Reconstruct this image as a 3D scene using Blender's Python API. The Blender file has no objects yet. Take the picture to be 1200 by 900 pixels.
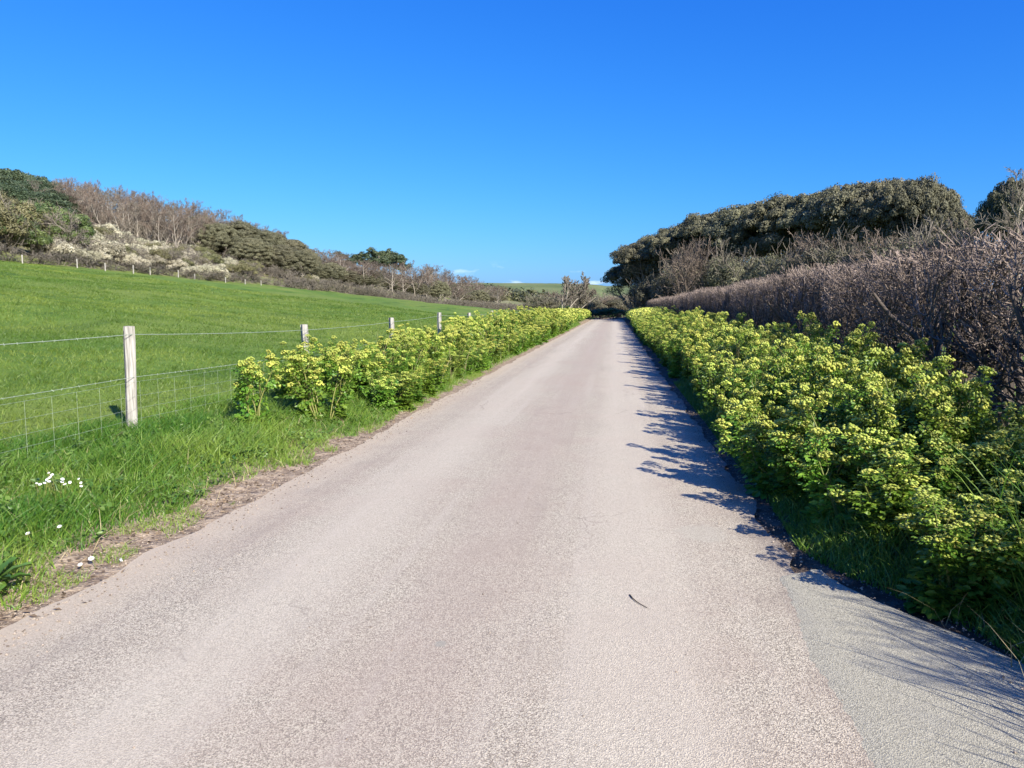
import bpy, math, random
import numpy as np
from mathutils import Matrix, Vector, Euler

S = bpy.context.scene
COL = S.collection
rad = math.radians

# ------------------------------------------------------------------ camera, sky, sun, exposure
YAW, PITCH = 7.85, 5.9
cam_d = bpy.data.cameras.new('camera')
cam_d.sensor_width = 36.0
cam_d.lens = 26.1
cam_d.clip_start = 0.05
cam_d.clip_end = 20000
cam = bpy.data.objects.new('camera', cam_d)
COL.objects.link(cam)
cam.location = (0, 0, 1.55)
cam.rotation_euler = (rad(90 - PITCH), 0, rad(YAW))
S.camera = cam

SUN_AZ, SUN_EL = 137.0, 32.0           # azimuth clockwise from +Y (the road's direction)
world = bpy.data.worlds.new('World')
S.world = world
world.use_nodes = True
nt = world.node_tree
nt.nodes.clear()
w_out = nt.nodes.new('ShaderNodeOutputWorld')
w_bg = nt.nodes.new('ShaderNodeBackground')
sky = nt.nodes.new('ShaderNodeTexSky')
sky.sky_type = 'NISHITA'
sky.sun_disc = False
sky.sun_elevation = rad(SUN_EL)
sky.sun_rotation = rad(SUN_AZ)
sky.altitude = 0
sky.air_density = 1.0
sky.dust_density = 1.0
sky.ozone_density = 10.0
w_bg.inputs['Strength'].default_value = 0.108
# the photograph's grading of the sky, channel by channel
w_sp = nt.nodes.new('ShaderNodeSeparateColor'); w_cb = nt.nodes.new('ShaderNodeCombineColor')
nt.links.new(sky.outputs[0], w_sp.inputs[0])
for ch, (gain, power) in enumerate(((0.240, 1.73), (0.575, 1.12), (2.13, 0.48))):
    w_p = nt.nodes.new('ShaderNodeMath'); w_p.operation = 'POWER'; w_p.inputs[1].default_value = power
    w_g = nt.nodes.new('ShaderNodeMath'); w_g.operation = 'MULTIPLY'; w_g.inputs[1].default_value = gain
    nt.links.new(w_sp.outputs[ch], w_p.inputs[0]); nt.links.new(w_p.outputs[0], w_g.inputs[0]); nt.links.new(w_g.outputs[0], w_cb.inputs[ch])
# a few faint scraps of cloud low over the far hill
w_tc = nt.nodes.new('ShaderNodeTexCoord')
w_map = nt.nodes.new('ShaderNodeMapping')
w_map.inputs['Scale'].default_value = (14, 14, 42)
w_noise = nt.nodes.new('ShaderNodeTexNoise')
w_noise.inputs['Scale'].default_value = 1.6
w_noise.inputs['Detail'].default_value = 4
w_ramp = nt.nodes.new('ShaderNodeValToRGB')
w_ramp.color_ramp.elements[0].position = 0.56
w_ramp.color_ramp.elements[1].position = 0.80
w_sep = nt.nodes.new('ShaderNodeSeparateXYZ')
w_lo = nt.nodes.new('ShaderNodeMapRange')
w_lo.inputs[1].default_value = 0.062
w_lo.inputs[2].default_value = 0.036
w_mul = nt.nodes.new('ShaderNodeMath'); w_mul.operation = 'MULTIPLY'
w_mul2 = nt.nodes.new('ShaderNodeMath'); w_mul2.operation = 'MULTIPLY'; w_mul2.inputs[1].default_value = 0.75
w_mix = nt.nodes.new('ShaderNodeMixRGB')
w_mix.inputs['Color2'].default_value = (7.0, 7.6, 8.4, 1)
L = nt.links.new
L(w_tc.outputs['Generated'], w_map.inputs[0]); L(w_map.outputs[0], w_noise.inputs['Vector'])
L(w_noise.outputs[0], w_ramp.inputs[0]); L(w_tc.outputs['Generated'], w_sep.inputs[0])
L(w_sep.outputs[2], w_lo.inputs[0]); L(w_ramp.outputs[0], w_mul.inputs[0]); L(w_lo.outputs[0], w_mul.inputs[1])
L(w_mul.outputs[0], w_mul2.inputs[0]); L(w_mul2.outputs[0], w_mix.inputs['Fac'])
L(w_cb.outputs[0], w_mix.inputs['Color1']); L(w_mix.outputs[0], w_bg.inputs['Color'])
L(w_bg.outputs[0], w_out.inputs['Surface'])

sun_d = bpy.data.lights.new('sun', 'SUN')
sun_d.energy = 4.9
sun_d.angle = rad(0.53)
sun_d.color = (1.0, 0.94, 0.83)
sun = bpy.data.objects.new('sun', sun_d)
COL.objects.link(sun)
sv = Vector((math.sin(rad(SUN_AZ)) * math.cos(rad(SUN_EL)), math.cos(rad(SUN_AZ)) * math.cos(rad(SUN_EL)), math.sin(rad(SUN_EL))))
sun.rotation_euler = sv.to_track_quat('Z', 'Y').to_euler()

S.view_settings.view_transform = 'Standard'
S.view_settings.look = 'None'
S.view_settings.exposure = 1.04
S.view_settings.gamma = 1.0
S.view_settings.use_curve_mapping = False
S.render.engine = 'CYCLES'
S.cycles.max_bounces = 6
S.cycles.diffuse_bounces = 3
S.cycles.glossy_bounces = 2
S.cycles.transmission_bounces = 3
S.cycles.transparent_max_bounces = 4
S.cycles.use_denoising = True

# ------------------------------------------------------------------ helpers
def rng_(seed):
    return np.random.default_rng(seed)

def nrm(v):
    return v / np.maximum(np.linalg.norm(v, axis=-1, keepdims=True), 1e-9)

def vnoise(x, y, scale=1.0, seed=0):
    """smooth value noise, 0..1"""
    x = np.asarray(x, float) / scale + seed * 17.31
    y = np.asarray(y, float) / scale - seed * 9.77
    xi, yi = np.floor(x), np.floor(y)
    fx, fy = x - xi, y - yi
    fx, fy = fx * fx * (3 - 2 * fx), fy * fy * (3 - 2 * fy)
    def h(a, b):
        s = np.sin(a * 127.1 + b * 311.7 + seed * 3.7) * 43758.5453
        return s - np.floor(s)
    return (h(xi, yi) * (1 - fx) + h(xi + 1, yi) * fx) * (1 - fy) + (h(xi, yi + 1) * (1 - fx) + h(xi + 1, yi + 1) * fx) * fy

def fbm(x, y, scale, seed=0, n=3):
    a, t, s = 0.0, 0.0, 1.0
    for k in range(n):
        a = a + s * vnoise(x, y, scale / 2 ** k, seed + k); t += s; s *= 0.5
    return a / t

def sstep(a, b, x):
    t = np.clip((np.asarray(x, float) - a) / (b - a), 0, 1)
    return t * t * (3 - 2 * t)

def spot(px, depth):
    """ground point at a bearing (measured on the photograph's 1200 px width) and a distance ahead"""
    t = (px - 600) / 870.0
    a = rad(YAW)
    return depth * (-math.sin(a) + t * math.cos(a)), depth * (math.cos(a) + t * math.sin(a))

def build(name, chunks, mats, parent=None, smooth=False, loc=None):
    """chunks: (verts, faces, material index, tint) -> one mesh object"""
    ob = bpy.data.objects.new(name, mesh_of(name, chunks, mats, smooth))
    COL.objects.link(ob)
    if parent is not None:
        ob.parent = parent
    if loc is not None:
        ob.location = loc
    return ob

def mesh_of(name, chunks, mats, smooth=False):
    vs, li, ls, mi, tn = [], [], [], [], []
    off, lo = 0, 0
    for c in chunks:
        v, f = np.asarray(c[0], float).reshape(-1, 3), np.asarray(c[1], int)
        if len(f) == 0:
            continue
        m = c[2] if len(c) > 2 else 0
        t = c[3] if len(c) > 3 and c[3] is not None else np.full(len(v), 0.5)
        k = f.shape[1]
        vs.append(v); tn.append(t)
        li.append((f + off).ravel())
        ls.append(lo + np.arange(len(f)) * k)
        mi.append(np.full(len(f), m))
        off += len(v); lo += len(f) * k
    me = bpy.data.meshes.new(name)
    v = np.concatenate(vs); li = np.concatenate(li); ls = np.concatenate(ls); mi = np.concatenate(mi); tn = np.concatenate(tn)
    me.vertices.add(len(v)); me.vertices.foreach_set('co', v.astype(np.float32).ravel())
    me.loops.add(len(li)); me.loops.foreach_set('vertex_index', li.astype(np.int32))
    me.polygons.add(len(ls)); me.polygons.foreach_set('loop_start', ls.astype(np.int32))
    for m in mats:
        me.materials.append(m)
    me.polygons.foreach_set('material_index', mi.astype(np.int32))
    me.polygons.foreach_set('use_smooth', np.full(len(ls), bool(smooth)))
    a = me.attributes.new('tint', 'FLOAT', 'POINT')
    a.data.foreach_set('value', tn.astype(np.float32))
    me.update(calc_edges=True)
    return me

def link(name, me, parent=None, loc=(0, 0, 0), rz=0.0, sc=1.0):
    o = bpy.data.objects.new(name, me)
    COL.objects.link(o)
    if parent is not None:
        o.parent = parent
    o.location = loc
    o.rotation_euler = (0, 0, rz)
    o.scale = sc if hasattr(sc, '__len__') else (sc, sc, sc)
    return o

def empty(name, loc=(0, 0, 0), rz=0.0, sc=1.0):
    return link(name, None, None, loc, rz, sc)

def tag(o, label, cat, group=None):
    o['label'] = label; o['category'] = cat
    if group:
        o['group'] = group
    return o

def tubes(P, R, sides=4, tint=None):
    """P (N,K,3), R (N,K) -> verts, quads, 0, tint"""
    P = np.asarray(P, float); R = np.asarray(R, float)
    N, K, _ = P.shape
    T = nrm(np.gradient(P, axis=1))
    ref = np.where(np.abs(T[:, :1, 2:3]) > 0.8, np.array([1.0, 0.13, 0]), np.array([0, 0.1, 1.0]))
    U = nrm(np.cross(T, np.broadcast_to(ref, T.shape)))
    V = np.cross(T, U)
    a = np.arange(sides) * 2 * np.pi / sides
    ring = P[:, :, None, :] + R[:, :, None, None] * (np.cos(a)[:, None] * U[:, :, None, :] + np.sin(a)[:, None] * V[:, :, None, :])
    v = ring.reshape(-1, 3)
    n, k, s = np.meshgrid(np.arange(N), np.arange(K - 1), np.arange(sides), indexing='ij')
    b = (n * K + k) * sides
    s2 = (s + 1) % sides
    f = np.stack([b + s, b + s2, b + sides + s2, b + sides + s], -1).reshape(-1, 4)
    if tint is None:
        tint = np.full(N, 0.5)
    return v, f, np.repeat(tint, K * sides)

def caps(P, R, sides=4):
    """end discs for tubes (last ring), as quads/triangles fan with 4 sides"""
    v, f, _ = tubes(P, R, sides)
    N, K = P.shape[:2]
    base = (np.arange(N) * K + K - 1) * sides
    return v, np.stack([base + i for i in range(sides)], 1)

def grow(start, d, length, k, r0, r1, r, wob=0.15, up=0.0, bias=None):
    """polylines from start (N,3) along d"""
    N = len(start)
    P = np.zeros((N, k, 3)); P[:, 0] = start
    d = nrm(d)
    step = (np.asarray(length) / (k - 1))[:, None]
    for i in range(1, k):
        d = d + r.normal(0, wob, (N, 3)); d[:, 2] += up
        if bias is not None:
            d = d + bias
        d = nrm(d)
        P[:, i] = P[:, i - 1] + d * step
    t = np.linspace(0, 1, k)[None, :]
    R = np.asarray(r0)[:, None] * (1 - t) + np.asarray(r1)[:, None] * t
    return P, R

def spawn(P, R, m, t0, t1, ang, lf, k, rr, r, wob=0.15, up=0.0, bias=None, tip=0.35, lens=None, grad=0.4):
    """m children on each parent tube"""
    N, K, _ = P.shape
    t = (t0 + (t1 - t0) * (np.arange(m)[None, :] + r.random((N, m))) / m)
    x = t * (K - 1); i = np.minimum(x.astype(int), K - 2); f = (x - i)[..., None]
    n = np.arange(N)[:, None]
    st = P[n, i] * (1 - f) + P[n, i + 1] * f
    tg = nrm(P[n, i + 1] - P[n, i])
    pr = R[n, i] * (1 - f[..., 0]) + R[n, i + 1] * f[..., 0]
    q = nrm(np.cross(tg, r.normal(0, 1, (N, m, 3))))
    an = np.radians(ang) * (0.7 + 0.6 * r.random((N, m)))[..., None]
    d = tg * np.cos(an) + q * np.sin(an)
    pl = np.linalg.norm(np.diff(P, axis=1), axis=2).sum(1)[:, None]
    ln = pl * lf * (0.65 + 0.7 * r.random((N, m))) * (1 - grad * t)
    if lens is not None:
        ln = lens * (0.6 + 0.8 * r.random((N, m)))
    r0 = np.minimum(pr * rr, pr)
    return grow(st.reshape(-1, 3), d.reshape(-1, 3), ln.ravel(), k, r0.ravel(), (r0 * tip).ravel(), r, wob, up, bias)

def rhombs(C, Nn, size, r, asp=0.55, up=None, fold=0.0):
    """leaf-shaped quads: centre C, normal Nn, length size"""
    n = len(C)
    Nn = nrm(Nn)
    u = nrm(np.cross(Nn, r.normal(0, 1, (n, 3)) if up is None else up))
    w = np.cross(Nn, u)
    s = np.asarray(size).reshape(-1, 1) * np.ones((n, 1))
    a = C - u * s * 0.5; b = C + w * s * asp * 0.5 + u * s * 0.05 + Nn * s * fold; c = C + u * s * 0.5; d = C - w * s * asp * 0.5 + u * s * 0.05 + Nn * s * fold
    v = np.stack([a, b, c, d], 1).reshape(-1, 3)
    f = np.arange(n * 4).reshape(n, 4)
    return v, f

def ball(r, n, low=-0.35):
    """n directions on the sphere above z = low"""
    z = low + (1 - low) * r.random(n)
    a = r.random(n) * 2 * np.pi
    q = np.sqrt(1 - z * z)
    return np.stack([q * np.cos(a), q * np.sin(a), z], 1)

# ------------------------------------------------------------------ materials
def newmat(name):
    m = bpy.data.materials.new(name)
    m.use_nodes = True
    t = m.node_tree
    return m, t, t.nodes['Principled BSDF'], t.nodes['Material Output']

def rgb(c):
    return (c[0], c[1], c[2], 1.0)

def node(t, kind, **kw):
    n = t.nodes.new(kind)
    for k, v in kw.items():
        if k in n.inputs.keys() if isinstance(k, str) else False:
            n.inputs[k].default_value = v
        else:
            setattr(n, k, v)
    return n

def mix(t, fac, a, b, kind='MIX'):
    n = t.nodes.new('ShaderNodeMixRGB'); n.blend_type = kind
    for i, x in ((0, fac), (1, a), (2, b)):
        if hasattr(x, 'is_output') or hasattr(x, 'links'):
            t.links.new(x, n.inputs[i])
        elif i == 0:
            n.inputs[0].default_value = x
        else:
            n.inputs[i].default_value = rgb(x)
    return n.outputs[0]

def mth(t, op, a, b=None, clamp=False):
    n = t.nodes.new('ShaderNodeMath'); n.operation = op; n.use_clamp = clamp
    for i, x in enumerate((a, b)):
        if x is None:
            continue
        if isinstance(x, (int, float)):
            n.inputs[i].default_value = x
        else:
            t.links.new(x, n.inputs[i])
    return n.outputs[0]

def mrange(t, x, a, b, c=0.0, d=1.0):
    n = t.nodes.new('ShaderNodeMapRange'); n.interpolation_type = 'SMOOTHSTEP'
    t.links.new(x, n.inputs[0])
    for i, v in enumerate((a, b, c, d)):
        n.inputs[i + 1].default_value = v
    return n.outputs[0]

def noise(t, vec, scale, detail=3.0, rough=0.55, dist=0.0):
    n = t.nodes.new('ShaderNodeTexNoise')
    n.inputs['Scale'].default_value = scale; n.inputs['Detail'].default_value = detail
    n.inputs['Roughness'].default_value = rough; n.inputs['Distortion'].default_value = dist
    if vec is not None:
        t.links.new(vec, n.inputs['Vector'])
    return n.outputs[0]

def leaf_mat(name, c1, c2, rough=0.5, transl=0.25, tcol=None, vary=0.25, spec=0.4):
    m, t, p, out = newmat(name)
    at = t.nodes.new('ShaderNodeAttribute'); at.attribute_name = 'tint'
    oi = t.nodes.new('ShaderNodeObjectInfo')
    c = mix(t, at.outputs['Fac'], c1, c2)
    hs = t.nodes.new('ShaderNodeHueSaturation')
    t.links.new(c, hs.inputs['Color'])
    t.links.new(mth(t, 'ADD', mth(t, 'MULTIPLY', oi.outputs['Random'], vary), 1 - vary / 2), hs.inputs['Value'])
    t.links.new(mth(t, 'ADD', mth(t, 'MULTIPLY', mth(t, 'FRACT', mth(t, 'MULTIPLY', oi.outputs['Random'], 7.31)), 0.03), 0.485), hs.inputs['Hue'])
    t.links.new(hs.outputs[0], p.inputs['Base Color'])
    p.inputs['Roughness'].default_value = rough
    p.inputs['Specular IOR Level'].default_value = spec
    if transl > 0:
        tr = t.nodes.new('ShaderNodeBsdfTranslucent')
        if tcol is None:
            t.links.new(hs.outputs[0], tr.inputs['Color'])
        else:
            tr.inputs['Color'].default_value = rgb(tcol)
        mx = t.nodes.new('ShaderNodeMixShader'); mx.inputs[0].default_value = transl
        t.links.new(p.outputs[0], mx.inputs[1]); t.links.new(tr.outputs[0], mx.inputs[2]); t.links.new(mx.outputs[0], out.inputs['Surface'])
    return m

def bark_mat(name, c1, c2, scale=6.0, rough=0.85, stretch=1.0):
    m, t, p, out = newmat(name)
    tc = t.nodes.new('ShaderNodeTexCoord')
    mp = t.nodes.new('ShaderNodeMapping'); mp.inputs['Scale'].default_value = (1, 1, stretch)
    t.links.new(tc.outputs['Object'], mp.inputs[0])
    at = t.nodes.new('ShaderNodeAttribute'); at.attribute_name = 'tint'
    n = noise(t, mp.outputs[0], scale, 4)
    f = mth(t, 'ADD', mth(t, 'MULTIPLY', mrange(t, n, 0.3, 0.7), 0.6), mth(t, 'MULTIPLY', mth(t, 'SUBTRACT', at.outputs['Fac'], 0.3), 0.8), clamp=True)
    t.links.new(mix(t, f, c1, c2), p.inputs['Base Color'])
    p.inputs['Roughness'].default_value = rough
    p.inputs['Specular IOR Level'].default_value = 0.25
    bp = t.nodes.new('ShaderNodeBump'); bp.inputs['Strength'].default_value = 0.4; bp.inputs['Distance'].default_value = 0.02
    t.links.new(n, bp.inputs['Height']); t.links.new(bp.outputs[0], p.inputs['Normal'])
    return m

M = {}
M['plant_leaf'] = leaf_mat('plant_leaf', (0.055, 0.15, 0.016), (0.22, 0.32, 0.04), 0.42, 0.3, vary=0.5)
M['plant_stem'] = leaf_mat('plant_stem', (0.13, 0.2, 0.04), (0.24, 0.2, 0.07), 0.5, 0.0, vary=0.2)
M['umbel'] = leaf_mat('umbel', (0.28, 0.36, 0.055), (0.58, 0.575, 0.14), 0.6, 0.15, vary=0.45, spec=0.2)
M['grass'] = leaf_mat('grass', (0.05, 0.145, 0.013), (0.27, 0.36, 0.06), 0.45, 0.3, vary=0.0)
M['field_grass'] = leaf_mat('field_grass', (0.065, 0.145, 0.015), (0.185, 0.26, 0.045), 0.5, 0.3, vary=0.0)
M['straw'] = leaf_mat('straw', (0.30, 0.24, 0.12), (0.5, 0.42, 0.24), 0.7, 0.2, vary=0.0)
M['weed'] = leaf_mat('weed', (0.05, 0.14, 0.02), (0.16, 0.26, 0.05), 0.4, 0.25, vary=0.2)
M['oak_leaf'] = leaf_mat('oak_leaf', (0.092, 0.092, 0.053), (0.195, 0.183, 0.110), 0.7, 0.12, vary=0.35)
M['oak_dark'] = leaf_mat('oak_dark', (0.05, 0.058, 0.026), (0.15, 0.145, 0.068), 0.5, 0.08, vary=0.35)
M['pine_leaf'] = leaf_mat('pine_leaf', (0.036, 0.060, 0.030), (0.10, 0.13, 0.065), 0.55, 0.06, vary=0.3)
M['shrub_green'] = leaf_mat('shrub_green', (0.045, 0.08, 0.022), (0.12, 0.155, 0.048), 0.5, 0.15, vary=0.4)
M['shrub_olive'] = leaf_mat('shrub_olive', (0.08, 0.085, 0.035), (0.20, 0.19, 0.085), 0.6, 0.1, vary=0.4)
M['shrub_pale'] = leaf_mat('shrub_pale', (0.21, 0.195, 0.13), (0.54, 0.51, 0.38), 0.8, 0.1, vary=0.45)
M['bark'] = bark_mat('bark', (0.13, 0.11, 0.09), (0.38, 0.34, 0.285), 3.0, stretch=0.4)
M['twig'] = bark_mat('twig', (0.095, 0.083, 0.068), (0.22, 0.195, 0.158), 2.0)
M['twig_red'] = bark_mat('twig_red', (0.105, 0.08, 0.064), (0.215, 0.172, 0.138), 2.0)
M['hedge_twig'] = bark_mat('hedge_twig', (0.034, 0.026, 0.023), (0.285, 0.225, 0.19), 14.0)
M['hedge_bark'] = bark_mat('hedge_bark', (0.045, 0.036, 0.03), (0.16, 0.13, 0.11), 10.0, stretch=0.3)
M['post_wood'] = bark_mat('post_wood', (0.11, 0.10, 0.088), (0.50, 0.485, 0.45), 55.0, stretch=0.06)

def plain(name, c, rough=0.5, metal=0.0):
    m, t, p, out = newmat(name)
    tc = t.nodes.new('ShaderNodeTexCoord')
    n = noise(t, tc.outputs['Object'], 30.0, 3)
    t.links.new(mix(t, mrange(t, n, 0.3, 0.7), tuple(x * 0.8 for x in c), c), p.inputs['Base Color'])
    p.inputs['Roughness'].default_value = rough; p.inputs['Metallic'].default_value = metal
    return m
M['wire'] = plain('wire', (0.34, 0.40, 0.32), 0.55, 0.2)
M['petal'] = plain('petal', (0.85, 0.85, 0.83), 0.6)
M['yolk'] = plain('yolk', (0.75, 0.5, 0.03), 0.6)
M['stone'] = leaf_mat('stone', (0.10, 0.08, 0.06), (0.38, 0.32, 0.25), 0.85, 0.0, vary=0)
M['litter'] = leaf_mat('litter', (0.06, 0.04, 0.03), (0.26, 0.18, 0.12), 0.8, 0.1, vary=0)
M['paper'] = plain('paper', (0.8, 0.8, 0.78), 0.7)

# ------------------------------------------------------------------ terrain
ROAD_L, ROAD_R = -2.88, 1.16

def bound_x(y):
    return np.clip(-47 + 0.122 * (np.asarray(y, float) - 52), -60, -23.5)

def road_shift(y):
    return -0.0035 * np.clip(np.asarray(y, float) - 88, 0, 60) ** 2

def ground(x, y):
    x = np.asarray(x, float); y = np.asarray(y, float)
    xs = x - road_shift(y)
    # left verge and field
    xb = bound_x(y)
    hb = np.clip(5.2 - 0.027 * (y - 52), 1.2, 7.0)
    verge = 0.05 * sstep(-3.0, -3.3, xs) + 0.13 * sstep(-3.2, -4.3, xs) + 0.06 * sstep(-4.0, -5.5, xs)
    t = np.clip((-xs - 5.0) / np.maximum(-xb - 5.0, 1), 0, 1)
    field = (hb - 0.24) * (t * 0.85 + 0.15 * t * t)
    d = np.maximum(xb - x, 0)
    A = 14 - 6.5 * sstep(110, 260, y)
    hill = A * (1 - np.exp(-d / 45.0)) * (1 - sstep(420, 700, y) * 0.8)
    left = verge + field + hill
    bumps = (fbm(x, y, 6.0, 3) - 0.5) * 0.55 * sstep(7, 16, -xs) + (fbm(x, y, 1.3, 8, 2) - 0.5) * 0.10 * sstep(5.2, 8, -xs)
    left = left + bumps + (fbm(x, y, 0.5, 21, 2) - 0.5) * 0.05 * sstep(3.2, 3.8, -xs)
    # right verge, hedge bank, field behind it
    e = np.where(y < 5.2, 1.16 + 0.62 * sstep(5.0, 3.4, y) + 0.1 * sstep(3.4, 1.5, y), 1.16)
    right = 0.04 * sstep(e + 0.1, e + 0.5, xs) + 0.30 * sstep(e + 0.4, 3.4, xs) + 0.035 * np.clip(xs - 5, 0, 60)
    right = right + (fbm(x, y, 0.4, 31, 2) - 0.5) * 0.06 * sstep(e + 0.05, e + 0.4, xs) + (fbm(x, y, 3, 5, 2) - 0.5) * 0.2 * sstep(5, 9, xs)
    z = np.where(xs < -1, left, right)
    bed = sstep(ROAD_L - 0.1, ROAD_L + 0.35, xs) * sstep(e + 0.1, e - 0.35, xs)
    z = z - 0.008 - 0.035 * bed
    z = z - 0.018 * np.clip(y - 96, 0, 60) * sstep(-25, -6, x) * sstep(22, 8, x)
    # far downs
    far = 36 * sstep(600, 1150, y) * (0.72 + 0.28 * np.cos((x + 330) / 420.0)) * sstep(1500, 500, np.abs(x + 150)) + 6 * (fbm(x, y, 400, 9) - 0.5) * sstep(400, 900, y)
    return z + np.maximum(far, 0)

def gz(x, y):
    return float(ground(np.array([x]), np.array([y]))[0])

def axis(segs):
    out = []
    for a, b, s in segs:
        n = max(1, int(round((b - a) / s)))
        out.append(np.linspace(a, b, n, endpoint=False))
    return np.concatenate(out + [np.array([segs[-1][1]])])

def sheet(xs, ys, zf):
    X, Y = np.meshgrid(xs, ys)
    v = np.stack([X, Y, zf(X, Y)], -1).reshape(-1, 3)
    ny, nx = X.shape
    j, i = np.meshgrid(np.arange(ny - 1), np.arange(nx - 1), indexing='ij')
    b = (j * nx + i).ravel()
    return v, np.stack([b, b + 1, b + nx + 1, b + nx], 1)

gx = axis([(-3000, -600, 120), (-600, -150, 18), (-150, -60, 3), (-60, -20, 1.0), (-20, -6, 0.35), (-6, 5, 0.1), (5, 15, 0.5), (15, 60, 3), (60, 300, 16), (300, 3000, 180)])
gy = axis([(-60, -4, 6), (-4, 1, 0.5), (1, 14, 0.12), (14, 40, 0.4), (40, 130, 1.2), (130, 320, 5), (320, 1400, 25), (1400, 5000, 240)])
gv, gf = sheet(gx, gy, ground)
gm, t, p, out = newmat('ground')
geo = t.nodes.new('ShaderNodeNewGeometry')
pos = geo.outputs['Position']
sep = t.nodes.new('ShaderNodeSeparateXYZ'); t.links.new(pos, sep.inputs[0])
X_ = sep.outputs[0]; Y_ = sep.outputs[1]
n_big = noise(t, pos, 0.12, 3); n_mid = noise(t, pos, 0.9, 4); n_fine = noise(t, pos, 9.0, 4); n_xf = noise(t, pos, 55.0, 3)
mp = t.nodes.new('ShaderNodeMapping'); mp.inputs['Scale'].default_value = (1.1, 0.35, 1); t.links.new(pos, mp.inputs[0])
n_str = noise(t, mp.outputs[0], 0.55, 5)
g1 = mix(t, mrange(t, n_mid, 0.35, 0.68), (0.072, 0.142, 0.017), (0.115, 0.19, 0.028))
g1 = mix(t, mrange(t, n_big, 0.4, 0.62, 0, 0.8), g1, (0.15, 0.20, 0.038))
g1 = mix(t, mrange(t, n_fine, 0.45, 0.75, 0, 0.55), g1, (0.165, 0.205, 0.05))
g1 = mix(t, mrange(t, n_str, 0.54, 0.7, 0, 0.75), g1, (0.038, 0.085, 0.010))
g1 = mix(t, mrange(t, n_xf, 0.5, 0.75, 0, 0.45), g1, (0.05, 0.10, 0.015))
# scrubby hillside beyond the field's boundary
sc1 = mix(t, mrange(t, n_mid, 0.35, 0.65), (0.10, 0.115, 0.04), (0.30, 0.26, 0.15))
sc1 = mix(t, mrange(t, n_big, 0.4, 0.6, 0, 0.7), sc1, (0.13, 0.16, 0.05))
at = t.nodes.new('ShaderNodeAttribute'); at.attribute_name = 'tint'
down = mix(t, mrange(t, noise(t, pos, 0.012, 4), 0.35, 0.65), (0.085, 0.12, 0.04), (0.15, 0.175, 0.07))
g1 = mix(t, mrange(t, Y_, 350, 500), g1, down)
g2 = mix(t, mrange(t, mth(t, 'ADD', at.outputs['Fac'], mth(t, 'MULTIPLY', mth(t, 'SUBTRACT', n_mid, 0.5), 0.5)), 0.4, 0.6), g1, sc1)
# earth along the road's edges
wob = mth(t, 'ADD', mth(t, 'MULTIPLY', mth(t, 'SUBTRACT', n_mid, 0.5), 0.5), mth(t, 'MULTIPLY', mth(t, 'SUBTRACT', n_fine, 0.5), 0.35))
xl = mth(t, 'ADD', X_, wob)
dl = mth(t, 'MULTIPLY', mrange(t, xl, -3.75, -3.3), mrange(t, xl, 3.3, 2.6))
dl = mth(t, 'MULTIPLY', dl, mrange(t, Y_, 160, 130))
earth = mix(t, mrange(t, n_fine, 0.35, 0.7), (0.17, 0.122, 0.085), (0.36, 0.28, 0.20))
earth = mix(t, mrange(t, n_xf, 0.45, 0.7, 0, 0.6), earth, (0.44, 0.36, 0.27))
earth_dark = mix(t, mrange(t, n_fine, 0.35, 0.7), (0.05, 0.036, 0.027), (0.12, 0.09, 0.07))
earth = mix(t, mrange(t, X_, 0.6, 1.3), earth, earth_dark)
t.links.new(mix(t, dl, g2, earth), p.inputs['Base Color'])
p.inputs['Roughness'].default_value = 0.9; p.inputs['Specular IOR Level'].default_value = 0.2
bp = t.nodes.new('ShaderNodeBump'); bp.inputs['Strength'].default_value = 0.9; bp.inputs['Distance'].default_value = 0.06
t.links.new(mth(t, 'ADD', n_fine, mth(t, 'MULTIPLY', n_xf, 0.4)), bp.inputs['Height']); t.links.new(bp.outputs[0], p.inputs['Normal'])
dist_b = bound_x(gv[:, 1]) - gv[:, 0]
gt = np.where(gv[:, 1] < 420, sstep(-1.5, 1.5, dist_b), 0.0)
g = build('ground', [(gv, gf, 0, gt)], [gm], smooth=True)
g['kind'] = 'structure'

# road: a sheet with ragged edges laid on its bed
def road_z(x, y):
    c = (x - road_shift(y) - (ROAD_L + ROAD_R) / 2) / 2.02
    return 0.004 + 0.03 * np.clip(1 - c * c, 0, 1) - 0.018 * np.clip(y - 96, 0, 60)
ry = axis([(-8, 2, 0.2), (2, 12, 0.03), (12, 40, 0.15), (40, 130, 0.6)])
u = np.linspace(0, 1, 25)
el = ROAD_L + (fbm(ry, ry * 0 + 1, 0.5, 41, 5) - 0.5) * 0.20
er = ROAD_R - 0.06 + (fbm(ry, ry * 0 + 5, 0.5, 51, 5) - 0.5) * 0.22
RX = el[:, None] * (1 - u) + er[:, None] * u
RY = np.repeat(ry[:, None], 25, 1)
RX = RX + road_shift(RY)
rv = np.stack([RX, RY, road_z(RX, RY)], -1).reshape(-1, 3)
j, i = np.meshgrid(np.arange(len(ry) - 1), np.arange(24), indexing='ij')
b = (j * 25 + i).ravel()
rf = np.stack([b, b + 1, b + 26, b + 25], 1)

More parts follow.
